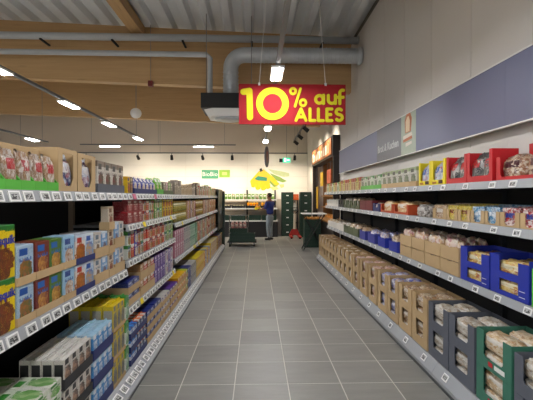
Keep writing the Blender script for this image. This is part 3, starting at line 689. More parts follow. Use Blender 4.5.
def kk_name(k): return {'toast': 'toast_bag', 'rolls': 'roll_bag', 'silver': 'sliced_bread_bag', 'dinkel': 'dark_bread_bag', 'pinkbread': 'roll_bag', 'buns': 'bun_bag', 'yellowbread': 'bun_bag', 'almond': 'pastry_bag', 'clearcake': 'cake_bag', 'bluewhite': 'waffle_bag'}.get(k, 'bread_bag')
CNT = {}
LAY = {1: [''], 2: ['lower layer', 'upper layer'], 3: ['bottom layer', 'middle layer', 'top layer'], 4: ['lowest layer', 'second layer', 'third layer', 'top layer']}
RANK = ['', 'second rank', 'third rank', 'fourth rank']
def lab(look, place, layer, rank):
    k = (look, place, layer, rank); CNT[k] = CNT.get(k, 0) + 1
    for w in (' from near end', ' along'):
        s = ', '.join(x for x in (look, ORD[CNT[k] - 1] + w, layer, rank, place) if x)
        if len(s.replace(',', ' ').split()) <= 16: break
    return s
def world(side, front, dep, y): return (side * (front + dep), y)

def put(side, front, dep, y, z, name, shape, dims, key, place, layer, rank, cat, group, dz=None, tilt=0):
    look, m = SKU[key]; w, d, h = dims; rz = PI/2 if side < 0 else -PI/2
    x, yy = world(side, front, dep, y)
    o = obj(name, pack_mesh(shape, w, d, h, m), None, (x, yy, z), rz + tilt)
    tag(o, lab(look, place, layer, rank), cat, group)
    if shape == 'jar': obj('lid', lid_mesh(w, d, h, M['lid_gold'] if key[0] in 'oa' else M['lid_dark']), o)
    return o

def block(side, front, y0, y1, z, name, shape, dims, keys, place, cat, layers=1, ranks=1, tray=None, tray_n=2, tray_h=.05, tray_fh=None, gap=.003, group=None, jig=.0, order='cycle', setback=0.0, htop=None, hvar=None):
    """a run of packs along a shelf; keys cycle over the facings, order 'run' keeps like packs together"""
    w, d, h = dims; n = max(1, int((y1 - y0 + .001) / (w + gap))); pitch = (y1 - y0) / n
    zz = z + .0005
    for L in range(layers):
        ln = LAY[layers][L]; th = 0
        for i in range(n):
            yc = y0 + (i + .5) * pitch
            if tray:
                q = max(1, min(tray_n, n)); j = i // q; a, b = j * q, min(n, (j + 1) * q); us = (b - a) * pitch - .013
                yc = y0 + (a + b) / 2 * pitch - us / 2 + (i - a + .5) * us / (b - a); dims = (us / (b - a) - .0015, d, h)
            else: dims = (min(w, pitch - .001), d, h)
            key = keys[i % len(keys)] if order == 'cycle' else keys[min(len(keys) - 1, i * len(keys) // n)]
            if layers > 1 and htop and L == layers - 1 and i % htop: continue
            if hvar: dims = (dims[0], d, h * hvar[(i * 7 + i // 3) % len(hvar)])
            for r in range(ranks):
                put(side, front + setback, .006 + d / 2 + r * (d + .004) + random.uniform(0, jig), yc, zz + (.0045 if tray else 0), name, shape, dims, key, place, ln, RANK[r], cat, group or '%s packs on the %s' % (name.replace('_', ' '), place))
        if tray:
            q = max(1, min(tray_n, n)); nt = math.ceil(n / q)
            for j in range(nt):
                a, b = j * q, min(n, (j + 1) * q); tw = (b - a) * pitch - .001; td = ranks * (d + .004) + .012
                x, yy = world(side, front + setback, td / 2 - .002, y0 + (a + b) / 2 * pitch)
                mm = K[tray]
                o = obj('cardboard_tray', tray_mesh(max(tw, .03), td, tray_h, tray_fh or tray_h, mm), None, (x, yy, zz), PI/2 if side < 0 else -PI/2)
                key = keys[a % len(keys)] if order == 'cycle' else keys[min(len(keys) - 1, a * len(keys) // n)]
                tag(o, lab('%s tray of %s' % (KW[tray], ' '.join(w for w in SKU[key][0].split() if w not in ('and', 'with', 'in', 'of'))[:0] or ' '.join([w for w in SKU[key][0].split() if w not in ('and', 'with', 'in', 'of')][:3])), place, ln, ''), 'tray', 'cardboard trays')
        zz += h + (.006 if tray else .001) + (.013 if shape == 'carton' else 0)

def display(side, front, y0, y1, z, dims, board, key, place, layers=1, nw=.5, nz=.38, window=False, name='display_carton', bags=2, lean=False, sideh=1.0, fill=1.0, bagname=None, bagshape='loaf', levels=1, cols=1):
    """retail display cartons with a cut-out front, each holding its own bags"""
    w, d, h = dims; n = max(1, int((y1 - y0 + .001) / (w + .004))); pitch = (y1 - y0) / n
    rz = PI/2 if side < 0 else -PI/2; kl = board if isinstance(board, list) else [board]; bl = key if isinstance(key, list) else [key]
    for L in range(layers):
        ln = LAY[layers][L]
        for i in range(n):
            bd = kl[i % len(kl)]; kk = bl[(i * len(bl) // n) % len(bl)]
            x, y = world(side, front, .004 + d / 2, y0 + (i + .5) * pitch); zb = z + .0005 + L * (h + .001)
            o = obj(name, tray_mesh(w, d, h, h * sideh, K[bd], 'shell'), None, (x, y, zb), rz)
            tag(o, lab('%s carton of %s' % (KW[bd], ' '.join(SKU[kk][0].split()[-2:])), place, ln, ''), 'carton', 'display cartons with cut-out fronts')
            obj('front_panel', notch_front(w, h * (sideh if sideh < 1 else 1), K[bd], nw, nz, window), o, (0, -d/2, 0))
            lev = levels
            for v in range(lev):
                for b, cc in [(p, q) for p in range(bags) for q in range(cols)]:
                    bw, bd2, bh = (w - .018) / cols, (d - .03) / max(1, bags), h * (fill if L == layers - 1 else min(fill, .94)) / lev
                    xx, yy = world(side, front, .004 + .012 + bd2 * (b + .5) + b * .003, y0 + (i + .5) * pitch + (cc - (cols - 1) / 2) * bw)
                    g = obj(bagname or kk_name(kk), pack_mesh(bagshape, bw - .012 * v - .003 * (cols > 1), bd2, bh - .002, SKU[kk][1]), None, (xx, yy, zb + .005 + v * bh), rz + random.uniform(-.02, .02))
                    tag(g, lab(SKU[kk][0] + ('' if lev == 1 else (' below', ' on top')[v]), place, ln, RANK[b]), 'bread bag', 'bags in display cartons')
# ------------------------------------------------------------------ cereal side, near bay
P1 = 'top cereal shelf'
LX = LF + .02
block(-1, LX, 1.33, 2.28, LZ_TOP, 'seed_bag', 'bag', (.105, .07, .2), ['seedbag'], P1, 'bag', ranks=1, tray='green', tray_n=1, tray_h=.08, tray_fh=.05)
# kraft cartons standing behind the green trays
for k in range(2):
    o = obj('shipping_carton', pack_mesh('box', .46, .2, .235, K['kraft']), None, (-(LX + .2), 1.56 + .475 * k, LZ_TOP + .0005), PI/2); tag(o, 'plain kraft shipping carton behind seed bags, %s one, top cereal shelf' % ('near', 'far')[k], 'carton', 'kraft cartons behind the seed bags')
    box('tape_strip', mat('parcel tape', '#a5814f', .3), -.23, .23, -.025, .025, .2352, .236, o)
def cutout(y, w, h, key, place, nm, L=''):
    x, yy = world(-1, LX, .11, y); o = obj('display_carton', tray_mesh(w, .2, h, h, K['kraft'], 'shell'), None, (x, yy, LZ_TOP + .0005), PI/2)
    tag(o, lab('tall kraft display carton of berry cereal', place, '', ''), 'carton', 'display cartons with cut-out fronts')
    bm = bmesh.new(); a = w * .29; z0, z1 = h * .14, h * .9; th = .004
    for p in ([(-w/2, 0), (w/2, 0), (w/2, z0), (-w/2, z0)], [(-w/2, z1), (w/2, z1), (w/2, h), (-w/2, h)], [(-w/2, z0), (-a * .5, z0), (-a, z0 + .05), (-a, z1), (-w/2, z1)], [(a * .5, z0), (w/2, z0), (w/2, z1), (a, z1), (a, z0 + .05)]): prism(bm, p, 0, th, 'y')
    bmesh.ops.recalc_face_normals(bm, faces=bm.faces[:]); ob('front_panel', bm, K['kraft'], o, (0, -.1, 0))
    g = obj('cereal_bag', pack_mesh('bag', w - .02, .11, h * .93, SKU[key][1]), None, (-(LX + .078), y, LZ_TOP + .006), PI/2); tag(g, lab(SKU[key][0], place, '', ''), 'bag', 'berry cereal bags')
cutout(2.42, .235, .255, 'berrybag', P1, 0); cutout(2.685, .275, .25, 'berrybag', P1, 1)
block(-1, LX, 2.84, 3.4, LZ_TOP, 'biscuit_box', 'box', (.13, .07, .225), ['tall_white'], P1, 'box', tray='charcoal', tray_n=1, tray_h=.065, ranks=2)
P2 = 'middle cereal shelf'; Z2 = .986
def cereal_text(o, w, h):
    lettering(text_mesh('Nesquik', .056, mat('lettering blue', '#1d2f93', .4), .0006, .0016), o, (0, -.0375 - .0012, h * .77), 0)
n0 = len(COL.objects)
block(-1, LX, 1.49, 1.885, Z2, 'cereal_box', 'box', (.195, .072, .243), ['cocoa'], P2, 'cereal box', layers=2, ranks=1)
TXT = text_mesh('Nesquik', .055, mat('lettering blue', '#1d2f93', .4), .0006, .0016)
for o in [o for o in COL.objects if o.name.startswith('cereal_box')]:
    lettering(TXT, o, (0, -.0375, .175), 0)
block(-1, LX, 1.89, 2.045, Z2, 'cereal_box', 'box', (.13, .06, .185), ['pale_muesli'], P2, 'cereal box', layers=2, ranks=2, tray='kraft', tray_n=1, tray_h=.04)
block(-1, LX, 2.05, 2.335, Z2, 'cereal_box', 'box', (.125, .06, .185), ['brown_muesli', 'green_muesli'], P2, 'cereal box', layers=2, ranks=2, tray='kraft', tray_n=2, tray_h=.04)
block(-1, LX, 2.34, 2.495, Z2, 'cereal_box', 'box', (.13, .06, .185), ['sky_muesli'], P2, 'cereal box', layers=2, ranks=2, tray='kraft', tray_n=1, tray_h=.04)
block(-1, LX, 2.50, 2.785, Z2, 'biscuit_pack', 'box', (.13, .06, .18), ['biscuit', 'biscuit_blue'], P2, 'biscuit pack', layers=2, ranks=2, tray='navy', tray_n=2, tray_h=.04)
block(-1, LX, 2.79, 3.04, Z2, 'oat_pack', 'box', (.085, .12, .175), ['white_slim', 'blue_slim'], P2, 'oat pack', layers=2, ranks=2, tray='kraft', tray_n=1, tray_h=.07)
block(-1, LX, 3.05, 3.17, Z2, 'oat_pack', 'box', (.1, .06, .175), ['cream_tall'], P2, 'oat pack', layers=3, ranks=1, tray='kraft', tray_n=1, tray_h=.06)
block(-1, LX, 3.175, 3.405, Z2, 'oat_pack', 'box', (.1, .12, .2), ['blue_slim', 'white_slim'], P2, 'oat pack', layers=2, ranks=1, tray='kraft', tray_n=1, tray_h=.08)
# bottom deck
PB = 'bottom cereal deck'; DX = .98 + .10; DZ = .1405
block(-1, DX, 1.4, 2.24, DZ, 'flat_box', 'box', (.135, .22, .075), ['eggnoodle'], PB, 'food box', layers=4, ranks=2)
for L in range(2):
    block(-1, DX, 1.68, 2.24, DZ + .306 + L * .077, 'flat_box', 'box', (.135, .22, .075), ['eggnoodle'], PB + (' top', ' crest')[L], 'food box', layers=1, ranks=2)
block(-1, DX, 2.26, 2.64, DZ, 'drink_carton', 'carton', (.085, .06, .165), ['milk'], PB, 'drink carton', layers=3, ranks=4, tray='black', tray_n=4, tray_h=.06)
block(-1, DX, 2.655, 3.02, DZ, 'milk_carton', 'carton', (.08, .08, .165), ['blue_milk'], PB, 'milk carton', layers=3, ranks=3, tray='navy', tray_n=4, tray_h=.07)
block(-1, DX, 3.03, 3.30, DZ, 'milk_carton', 'carton', (.08, .08, .195), ['yellow_milk'], PB, 'milk carton', layers=3, ranks=4, tray='kraft', tray_n=4, tray_h=.03)
block(-1, DX, 3.305, 3.42, DZ, 'milk_carton', 'carton', (.085, .085, .2), ['green_milk'], PB, 'milk carton', layers=3, ranks=3)
block(-1, DX, 3.44, 3.64, DZ, 'milk_carton', 'carton', (.085, .085, .095), ['blue_top'], PB, 'milk carton', layers=3, ranks=4, tray='navy', tray_n=2, tray_h=.05)
block(-1, DX, 3.645, 3.94, DZ, 'milk_carton', 'carton', (.085, .085, .095), ['orange_top'], PB, 'milk carton', layers=3, ranks=4, tray='navy', tray_n=3, tray_h=.05)
block(-1, DX, 3.96, 4.55, DZ, 'chocolate_box', 'box', (.14, .12, .1), ['navy_box'], PB, 'chocolate box', layers=3, ranks=3, tray='kraft', tray_n=2, tray_h=.06)
block(-1, DX, 4.56, 5.0, DZ, 'sugar_pack', 'box', (.14, .15, .095), ['white_pack'], PB, 'sugar pack', layers=3, ranks=2, tray='kraft', tray_n=3, tray_h=.05)
block(-1, DX, 5.02, 5.5, DZ, 'chocolate_box', 'box', (.15, .15, .095), ['purple'], PB, 'chocolate box', layers=3, ranks=2, tray='kraft', tray_n=3, tray_h=.07)
block(-1, DX, 5.52, 6.3, DZ, 'tea_box', 'box', (.15, .14, .105), ['orange_pack', 'orange_pack', 'lime_pack'], PB, 'tea box', layers=3, ranks=3, order='run', tray='kraft', tray_n=2, tray_h=.05)
block(-1, DX, 6.32, 7.2, DZ, 'flour_pack', 'box', (.14, .14, .165), ['navy_box', 'grey_pack', 'grey_pack'], PB, 'flour pack', layers=2, ranks=3, order='run', htop=None)
block(-1, DX, 7.22, 8.3, DZ, 'pasta_pack', 'box', (.13, .14, .17), ['yellow_pack'], PB, 'pasta pack', layers=2, ranks=3)
block(-1, DX, 8.32, 9.4, DZ, 'rice_pack', 'box', (.13, .14, .165), ['orange_pack', 'blue_pack', 'white_pack', 'yellow_pack'], PB, 'rice pack', layers=2, ranks=3)
block(-1, DX, 9.45, 10.9, DZ, 'pasta_pack', 'box', (.14, .14, .18), ['yellow_pack', 'white_pack'], PB, 'pasta pack', layers=2, ranks=2)
block(-1, DX, 11.0, 12.45, DZ, 'noodle_pack', 'box', (.14, .14, .18), ['yellow_pack', 'red_box', 'blue_pack'], PB, 'noodle pack', layers=2, ranks=2)
# second bay
PT2 = 'top shelf, second bay'
block(-1, LX, 3.5, 3.66, LZ_TOP, 'snack_box', 'box', (.075, .1, .15), ['yellow_box', 'dark_pack'], PT2, 'snack box')
block(-1, LX, 3.68, 4.5, LZ_TOP, 'crisp_pack', 'bag', (.13, .08, .16), ['blue_snack'], PT2, 'crisp pack', ranks=2, tray='navy', tray_n=2, tray_h=.05)
block(-1, LX, 4.52, 4.82, LZ_TOP, 'crisp_pack', 'bag', (.14, .08, .19), ['green_snack'], PT2, 'crisp pack', ranks=2, tray='green', tray_n=1, tray_h=.06)
block(-1, LX, 4.84, 5.38, LZ_TOP, 'snack_box', 'box', (.12, .1, .15), ['grey_snack', 'pink_pack', 'green_box'], PT2, 'snack box', ranks=1, tray='olive', tray_n=2, tray_h=.05)
PA = 'second shelf, second bay'
block(-1, LX, 3.5, 3.98, 1.361, 'snack_box', 'box', (.155, .13, .105), ['red_box'], PA, 'snack box', layers=2)
block(-1, LX, 4.0, 4.4, 1.361, 'spread_tub', 'box', (.095, .1, .1), ['mix_box', 'sauce', 'herb'], PA, 'spread tub', layers=2)
block(-1, LX, 4.42, 4.78, 1.361, 'soup_box', 'box', (.11, .1, .115), ['green_box', 'herb'], PA, 'soup box', layers=2)
block(-1, LX, 4.8, 5.38, 1.361, 'dumpling_box', 'box', (.13, .1, .115), ['yellow_box'], PA, 'dumpling box', layers=2)
PA = 'third shelf, second bay'
block(-1, LX, 3.5, 4.1, 1.051, 'sauce_pack', 'box', (.09, .1, .12), ['herb', 'sauce', 'blue_snack', 'mix_box'], PA, 'sauce pack', layers=2)
block(-1, LX, 4.12, 4.9, 1.051, 'sauce_pack', 'box', (.1, .1, .12), ['sauce', 'mix_box'], PA, 'sauce pack', layers=2)
block(-1, LX, 4.92, 5.38, 1.051, 'sauce_pack', 'box', (.11, .1, .12), ['herb', 'green_box'], PA, 'sauce pack', layers=2)
PA = 'fourth shelf, second bay'
block(-1, LX, 3.5, 3.85, .636, 'snack_box', 'box', (.16, .14, .1), ['navy_box'], PA, 'snack box', layers=2, ranks=2, tray='kraft', tray_n=2, tray_h=.06)
block(-1, LX, 3.87, 4.4, .636, 'snack_box', 'box', (.12, .12, .15), ['brown_box', 'sauce'], PA, 'snack box', layers=2, ranks=1, tray='kraft', tray_n=2, tray_h=.08)
block(-1, LX, 4.42, 4.95, .636, 'chocolate_pack', 'box', (.125, .12, .155), ['purple'], PA, 'chocolate pack', layers=2, ranks=1)
block(-1, LX, 4.97, 5.38, .636, 'sugar_pack', 'box', (.13, .12, .15), ['white_pack', 'purple'], PA, 'sugar pack', layers=2, ranks=1)
# far bays
for b, (a, c) in enumerate(((5.5, 7.36), (7.48, 9.36), (9.48, 10.96))):
    w = ('third', 'fourth', 'fifth', 'sixth')[b] + ' bay'
    tops = (['grey_snack', 'cream_tin', 'cream_tin', 'tall_white'], ['dark_pack', 'seed_box', 'tall_white', 'sauce', 'herb'], ['seed_box', 'mix_box', 'tan_pack', 'green_box', 'dark_pack'], ['dark_pack', 'herb', 'cream_tin'])[b]
    block(-1, LX, a, c, LZ_TOP, 'coffee_pack', 'box', (.12, .09, (.19, .22, .2, .24)[b]), tops, 'top shelf, ' + w, 'coffee pack', order='run' if b == 0 else 'cycle', hvar=(1, .8, 1.1, .9, .72))
    if b in (0, 1):
        block(-1, LX, a, (a + c) / 2, 1.241, 'spread_jar', 'jar', (.1, .1, .15), ['amber_jar', 'olive_jar'] if b else ['olive_jar'], 'second shelf, ' + w, 'jar', layers=2, ranks=1)
        block(-1, LX, (a + c) / 2 + .01, c, 1.241, 'biscuit_pack', 'box', (.12, .1, .15), ['tan_pack', 'pink_pack', 'yellow_box', 'blue_snack', 'cream_tin'], 'second shelf, ' + w, 'biscuit pack', layers=2)
    else:
        block(-1, LX, a, c, 1.241, 'biscuit_pack', 'box', (.12, .1, .15), ['tan_pack', 'cream_tin', 'sauce', 'yellow_box'], 'second shelf, ' + w, 'biscuit pack', layers=2)
    lows = (['pink_pack', 'grey_pack', 'mint_pack'], ['mint_pack', 'tan_pack', 'sauce', 'mix_box', 'grey_pack'], ['mix_box', 'cream_tin', 'herb', 'dark_pack', 'yellow_box'], ['tan_pack', 'mix_box', 'dark_pack'])[b]
    block(-1, LX, a, c, .751, 'wafer_pack', 'box', (.13, .1, .19), lows, 'third shelf, ' + w, 'wafer pack', layers=2, order='run' if b == 0 else 'cycle')

# ------------------------------------------------------------------ bread side
PD = 'bottom bread deck'; BX = 1.517 + .056; BZ = .171
display(1, BX, 1.654, 2.394, BZ, (0.360, .36, .24), 'charcoal', 'silver', PD, 2, .56, .36, levels=2)
display(1, BX, 2.403, 2.822, BZ, (0.389, .36, .25), 'darkgreen', 'toast', PD, 2, .56, .3, levels=2)
display(1, BX, 2.831, 3.610, BZ, (0.375, .36, .24), 'charcoal', 'silver', PD, 2, .52, .36, levels=2)
display(1, BX, 3.620, 4.378, BZ, (0.345, .36, .24), 'kraft', 'dinkel', PD, 2, .5, .34, levels=2)
display(1, BX, 4.388, 5.128, BZ, (0.345, .36, .24), 'kraft', 'bluebag', PD, 2, .5, .34, levels=2)
display(1, BX, 5.137, 6.519, BZ, (0.345, .36, .24), 'kraft', 'rolls', PD, 2, .5, .34, levels=2)
display(1, BX, 6.529, 10.020, BZ, (0.321, .36, .24), 'kraft', ['toast', 'dinkel', 'rolls'], PD, 2, .5, .34)
P3 = 'third bread shelf'; X3, Z3 = 1.80, .881
display(1, X3, 1.85, 2.57, Z3, (.34, .3, .25), 'green', 'toast', P3, 1, .5, .4)
display(1, X3, 2.58, 3.48, Z3, (.43, .3, .29), 'blue', 'yellowbread', P3, 1, .5, .4, window=True, fill=.9, levels=2)
display(1, X3, 3.5, 4.96, Z3, (.35, .32, .13), 'kraft', 'pinkbread', P3, 2, .0001, .98, fill=1.65, bags=3)
display(1, X3, 4.98, 5.94, Z3, (.32, .32, .14), 'blue', ['dinkel', 'bluebag'], P3, 1, .0001, .98, fill=1.55, bags=3)
display(1, X3, 5.96, 7.0, Z3, (.35, .32, .15), 'purple', ['bluebag', 'dinkel'], P3, 1, .0001, .98, fill=1.4)
display(1, X3, 7.02, 8.2, Z3, (.38, .32, .15), 'olive', ['dinkel', 'silver'], P3, 1, .0001, .98, fill=1.4)
display(1, X3, 8.22, 10.0, Z3, (.34, .32, .14), 'white', ['silver', 'toast', 'buns'], P3, 1, .0001, .98, fill=1.3)
P4 = 'second bread shelf'; X4, Z4 = 1.77, 1.386
def wraps(y0, y1, key, n, board='kraft'):
    """low slanted trays of wrap packs standing one behind the other"""
    pitch = (y1 - y0) / n
    for i in range(n):
        y = y0 + (i + .5) * pitch; w = pitch - .012
        x, yy = world(1, X4, .175, y); o = obj('cardboard_tray', tray_mesh(w, .34, .12, .1, K[board], 'shell'), None, (x, yy, Z4 + .0005), -PI/2)
        tag(o, lab('%s tray of %s' % (KW[board], ' '.join(SKU[key][0].split()[:3])), P4, '', ''), 'tray', 'low cardboard trays of wraps')
        obj('front_panel', notch_front(w, .105, K[board], .56, .12), o, (0, -.17, 0))
        for r in range(3):
            px, py = world(1, X4, .065 + r * .108, y); g = obj('wrap_pack', pack_mesh('box', w - .02, .1, .132 + .008 * r, SKU[key][1]), None, (px, py, Z4 + .005), -PI/2)
            tag(g, lab(SKU[key][0], P4, '', RANK[r]), 'wrap pack', 'wrap packs in low trays')
wraps(1.98, 2.86, 'redpack', 4); wraps(2.86, 3.26, 'bluewrap', 2); wraps(3.26, 3.68, 'yellowwrap', 2); wraps(3.68, 3.97, 'dinkel', 1)
block(1, X4, 3.98, 4.58, Z4, 'cake_bag', 'loaf', (.3, .16, .14), ['cakebag'], P4, 'cake bag', ranks=2)
display(1, X4, 4.6, 5.66, Z4, (.5, .34, .12), 'orange', 'buns', P4, 1, .8, .25, fill=1.35)
display(1, X4, 5.67, 6.05, Z4, (.33, .34, .12), 'navy', 'dinkel', P4, 1, .4, .5, fill=1.1)
display(1, X4, 6.06, 6.8, Z4, (.36, .34, .16), 'maroon', 'dinkel', P4, 1, .0001, .98, fill=.95)
display(1, X4, 6.82, 8.1, Z4, (.26, .34, .15), 'olive', ['toast', 'silver'], P4, 1, .5, .4, fill=1.35)
display(1, X4, 8.12, 8.6, Z4, (.22, .34, .15), 'black', 'silver', P4, 1, .5, .4, fill=1.0)
display(1, X4, 8.62, 10.0, Z4, (.24, .34, .15), 'white', ['silver', 'toast'], P4, 1, .5, .4, fill=1.1)
P5 = 'top bread shelf'; X5, Z5 = 1.74, 1.716
display(1, X5, 1.75, 2.86, Z5, (.54, .22, .17), 'red', 'almond', P5, 1, .84, .16, fill=1.05, bags=1, cols=2)
M['mark_red'] = mat('red print mark', '#b5262c', .5); M['mark_white'] = mat('white print mark', '#dcdcd6', .5)
for o in list(COL.objects):
    l = o.get('label', '')
    if o.name.startswith('display_carton') and l.startswith('bottle green carton'):
        box('printed_mark', M['mark_red'], -.05, 0, -.1825, -.1808, .03, .06, o); box('printed_mark', M['mark_white'], .02, .13, -.1825, -.1808, .03, .06, o)
    elif o.name.startswith('display_carton') and l.startswith('royal blue carton of') and 'buns' in l:
        box('printed_mark', M['mark_white'], .12, .18, -.1525, -.1508, .03, .034, o); box('printed_mark', M['mark_white'], .12, .18, -.1525, -.1508, .07, .074, o)
# tall red backs of those cartons
for i, y in enumerate((2.03, 2.585)):
    o = obj('backing_card', pack_mesh('box', .53, .006, .27, K['red']), None, (1.985, y, Z5 + .0005), -PI/2); tag(o, 'tall red backing card behind dark pastry bags, %s one' % ('near', 'far')[i], 'card', 'red backing cards')
    box('handle_slot', M['white'], -.07, .07, -.0045, -.0031, .19, .215, o)
display(1, X5, 2.9, 3.62, Z5, (.35, .2, .245), 'red', 'clearcake', P5, 1, .78, .2, fill=1.0, bags=1, bagshape='bag', cols=2)
display(1, X5, 3.64, 4.24, Z5, (.29, .2, .245), 'yellow', 'bluewhite', P5, 1, .74, .2, fill=1.0, bags=1, bagshape='bag', cols=2)
for o in list(COL.objects):
    if o.name.startswith('display_carton') and 'yellow carton' in o.get('label', ''):
        box('printed_mark', mat('brown mark', '#4a2a1c', .5), .02, .1, -.1035, -.1008, .012, .045, o); box('printed_mark', mat('red mark', '#b3752a', .5), -.11, -.03, -.1035, -.1008, .014, .034, o)
block(1, X5, 4.3, 5.5, Z5, 'crispbread_pack', 'box', (.15, .07, .215), ['crisp_white'], P5, 'crispbread', ranks=2, tray='kraft', tray_n=1, tray_h=.06, gap=.03)
block(1, X5, 5.52, 6.6, Z5, 'crispbread_pack', 'box', (.14, .07, .2), ['crisp_green', 'crisp_white'], P5, 'crispbread', ranks=2, tray='green', tray_n=2, tray_h=.06, gap=.03)
block(1, X5, 6.62, 8.2, Z5, 'crispbread_pack', 'box', (.15, .07, .22), ['crisp_red', 'crisp_yellow', 'crisp_red'], P5, 'crispbread', ranks=1, gap=.02)
block(1, X5, 8.22, 10.0, Z5, 'crispbread_pack', 'box', (.16, .07, .2), ['crisp_yellow', 'crisp_green', 'crisp_red'], P5, 'crispbread', ranks=1, gap=.03)
# ------------------------------------------------------------------ bakery corner in the wall recess
BKX, BK0, BK1 = 2.0, 10.42, 14.28
bk = thing('bakery_counter', 'dark framed bakery counter with lit wooden sign in wall recess', 'bakery counter', (BKX, (BK0 + BK1) / 2, 0))
def BB(name, m, x0, x1, y0, y1, z0, z1, bev=0, par=None): c = (BK0 + BK1) / 2; return box(name, m, x0 - BKX, x1 - BKX, y0 - c, y1 - c, z0, z1, par or bk, bev)
M['plank'] = mat('lit sign planks', '#a8683c', .5, var=.35, scale=8, rnd=.15); M['bake_wood'] = wood_material('bakery oak', '#9a6a3a', '#cfa066', (4, 4, .6)); M['sign_cream'] = mat('cream letters', '#fff4dc', .5)
BB('fascia', M['dark_wood'], BKX + .005, BKX + .28, BK0, BK1, 2.68, 3.24, .004)
for y0, y1 in ((BK0, BK0 + .09), (BK1 - .12, BK1)): BB('post', M['dark_wood'], BKX + .02, BKX + .18, y0, y1, 0, 2.679, .004)
np_ = 5
for k in range(np_): BB('sign_plank', M['plank'], BKX - .02, BKX + .004, BK0 + .12, BK1 - .12, 2.74 + k * .09, 2.74 + k * .09 + .085)
for k, (wd, hh, skip) in enumerate(((.2, .28, 0), (.16, .2, 0), (.16, .2, 0), (.17, .26, 0), (.12, .24, 1), (.18, .2, 0), (.16, .26, 0), (.15, .26, 0), (.07, .28, 0))):
    y = BK1 - .45 - k * .36; bm = bmesh.new(); c = (BK0 + BK1) / 2
    bx(bm, -.028, -.021, y - wd/2 - c, y - wd/2 + .055 - c, 2.8, 2.8 + hh)
    bx(bm, -.028, -.021, y - wd/2 - c + .055, y + wd/2 - c, 2.8 + hh * (.75 if k % 2 else .0), 2.8 + hh * (1.0 if k % 2 else .25)); bx(bm, -.028, -.021, y + wd/2 - .05 - c, y + wd/2 - c, 2.8 + hh * .2501 * (1 - k % 2), 2.8 + hh * .7499 if k % 2 else 2.8 + hh)
    ob('letter', bm, M['sign_cream'], bk)
BB('back_wall_board', M['bake_wood'], 3.12, 3.19, BK0 + .1, BK1 - .13, 0, 2.67)
BB('counter_body', M['dark_wood'], 2.1, 2.75, BK0 + .1, BK1 - .13, 0, .85, .005)
BB('counter_top', M['bake_wood'], 2.06, 2.8, BK0 + .1, BK1 - .13, .851, .9, .004)
for z in (1.25, 1.62): BB('glass_shelf', M['bake_wood'], 2.3, 3.1, BK0 + .1, BK1 - .13, z, z + .03)
M['loaf'] = mat('baked crust', '#c98a3e', .6, var=.4, scale=14)
bun = pack_mesh('loaf', .26, .2, .13, M['loaf'])
for r, z in enumerate((.9005, 1.2805, 1.6505)):
    for k in range(9):
        o = obj('bread_loaf', bun, None, (2.5, BK1 - .45 - k * .38, z), -PI/2)
        tag(o, 'golden bread loaf in bakery counter, %s from far post, %s shelf' % (ORD[k], ('lowest', 'middle', 'upper')[r]), 'bread', 'loaves in the bakery counter')
M['poster'] = mat('yellow poster', '#e8b92a', .5, var=.15)
for k, (y, z0, h, w) in enumerate(((13.85, 1.2, .75, .3), (12.9, 1.95, .45, .5), (11.6, 2.0, .4, .6))):
    o = box('price_board', M['poster'] if k < 2 else mat('printed red board', '#c4552f', .5, var=.6, scale=9), -.01, .01, -w/2, w/2, 0, h, None, .002, (2.12, y, z0)); tag(o, ('tall yellow price board beside far bakery post', 'yellow price board hanging in bakery opening', 'reddish picture board hanging in bakery opening')[k], 'board')
    for q in (-.4, .4):
        b = bmesh.new(); tube(b, (0, q * w, h), (0, q * w, 2.679 - z0), .004, 5); ob('hanging_wire', b, M['wire'], o)
bt = thing('spot_track', 'dark spotlight track hung before the bakery sign', 'track', (1.35, 12.3, 3.62))
box('track_rail', M['track'], -.02, .02, -2.2, 2.0, 0, .04, bt)
for y in (-1.9, 1.7):
    b = bmesh.new(); tube(b, (0, y, .04), (0, y, roof(1.35) - 3.62 + .13), .006, 5); ob('suspension_wire', b, M['wire'], bt)
for i, y in enumerate((10.9, 12.3, 13.6)):
    spot_head(1.35, y, 3.62, (BKX, y + .1, 2.98), 'black spotlight aimed at bakery sign, %s from near end' % ORD[i], 50, 'spotlights on the bakery sign', 115)
for i, y in enumerate((11.3, 13.2)):  # unseen spots, added to light the recess warmly
    spot_head(2.45, y, 2.679 + .58, (2.5, y, 1.2), 'added recess spotlight over bakery counter, %s one' % ('near', 'far')[i], 7, 'added spotlights in the bakery', 110)

# ------------------------------------------------------------------ wall picture, signs near the produce
wall_px = lambda px, py: ((px - 256.5) * 17.15 / F, 1.6 + (197 - py) * 17.15 / F)
mu = thing('wall_picture', 'large fruit picture of bananas and leeks on cream wall', 'wall picture', (.2, BY - .026, 2.3))
M['banana'] = mat('banana print', '#f0c814', .5, var=.15, scale=8); M['leek'] = mat('leek print', '#8aa84c', .5, var=.25, scale=8); M['leek_pale'] = mat('pale leek print', '#c5cf9a', .5, var=.2, scale=8); M['band_green'] = mat('green band print', '#2f8a6a', .5); M['corn'] = mat('pale yellow print', '#e6d88a', .5, var=.2)
def flat(name, m, pl, lift):
    bm = bmesh.new(); q = [wall_px(*p) for p in pl]; q = [(x - .2, z - 2.3) for x, z in q]
    prism(bm, q, -lift, -lift + .004, 'y'); bmesh.ops.recalc_face_normals(bm, faces=bm.faces[:]); ob(name, bm, m, mu)
flat('leek', M['leek_pale'], [(268, 169), (280, 171), (289, 173), (289.5, 176), (284, 177), (274, 174)], .005)
flat('leek', M['leek'], [(270, 173), (280, 177), (287, 181), (283, 182.5), (275, 180)], .008)
flat('leek', M['leek'], [(267, 174), (272, 180), (278, 186), (274, 187), (268, 181)], .011)
flat('corn_cob', M['corn'], [(270, 187), (276, 186), (279, 189), (273, 190.5)], .005)
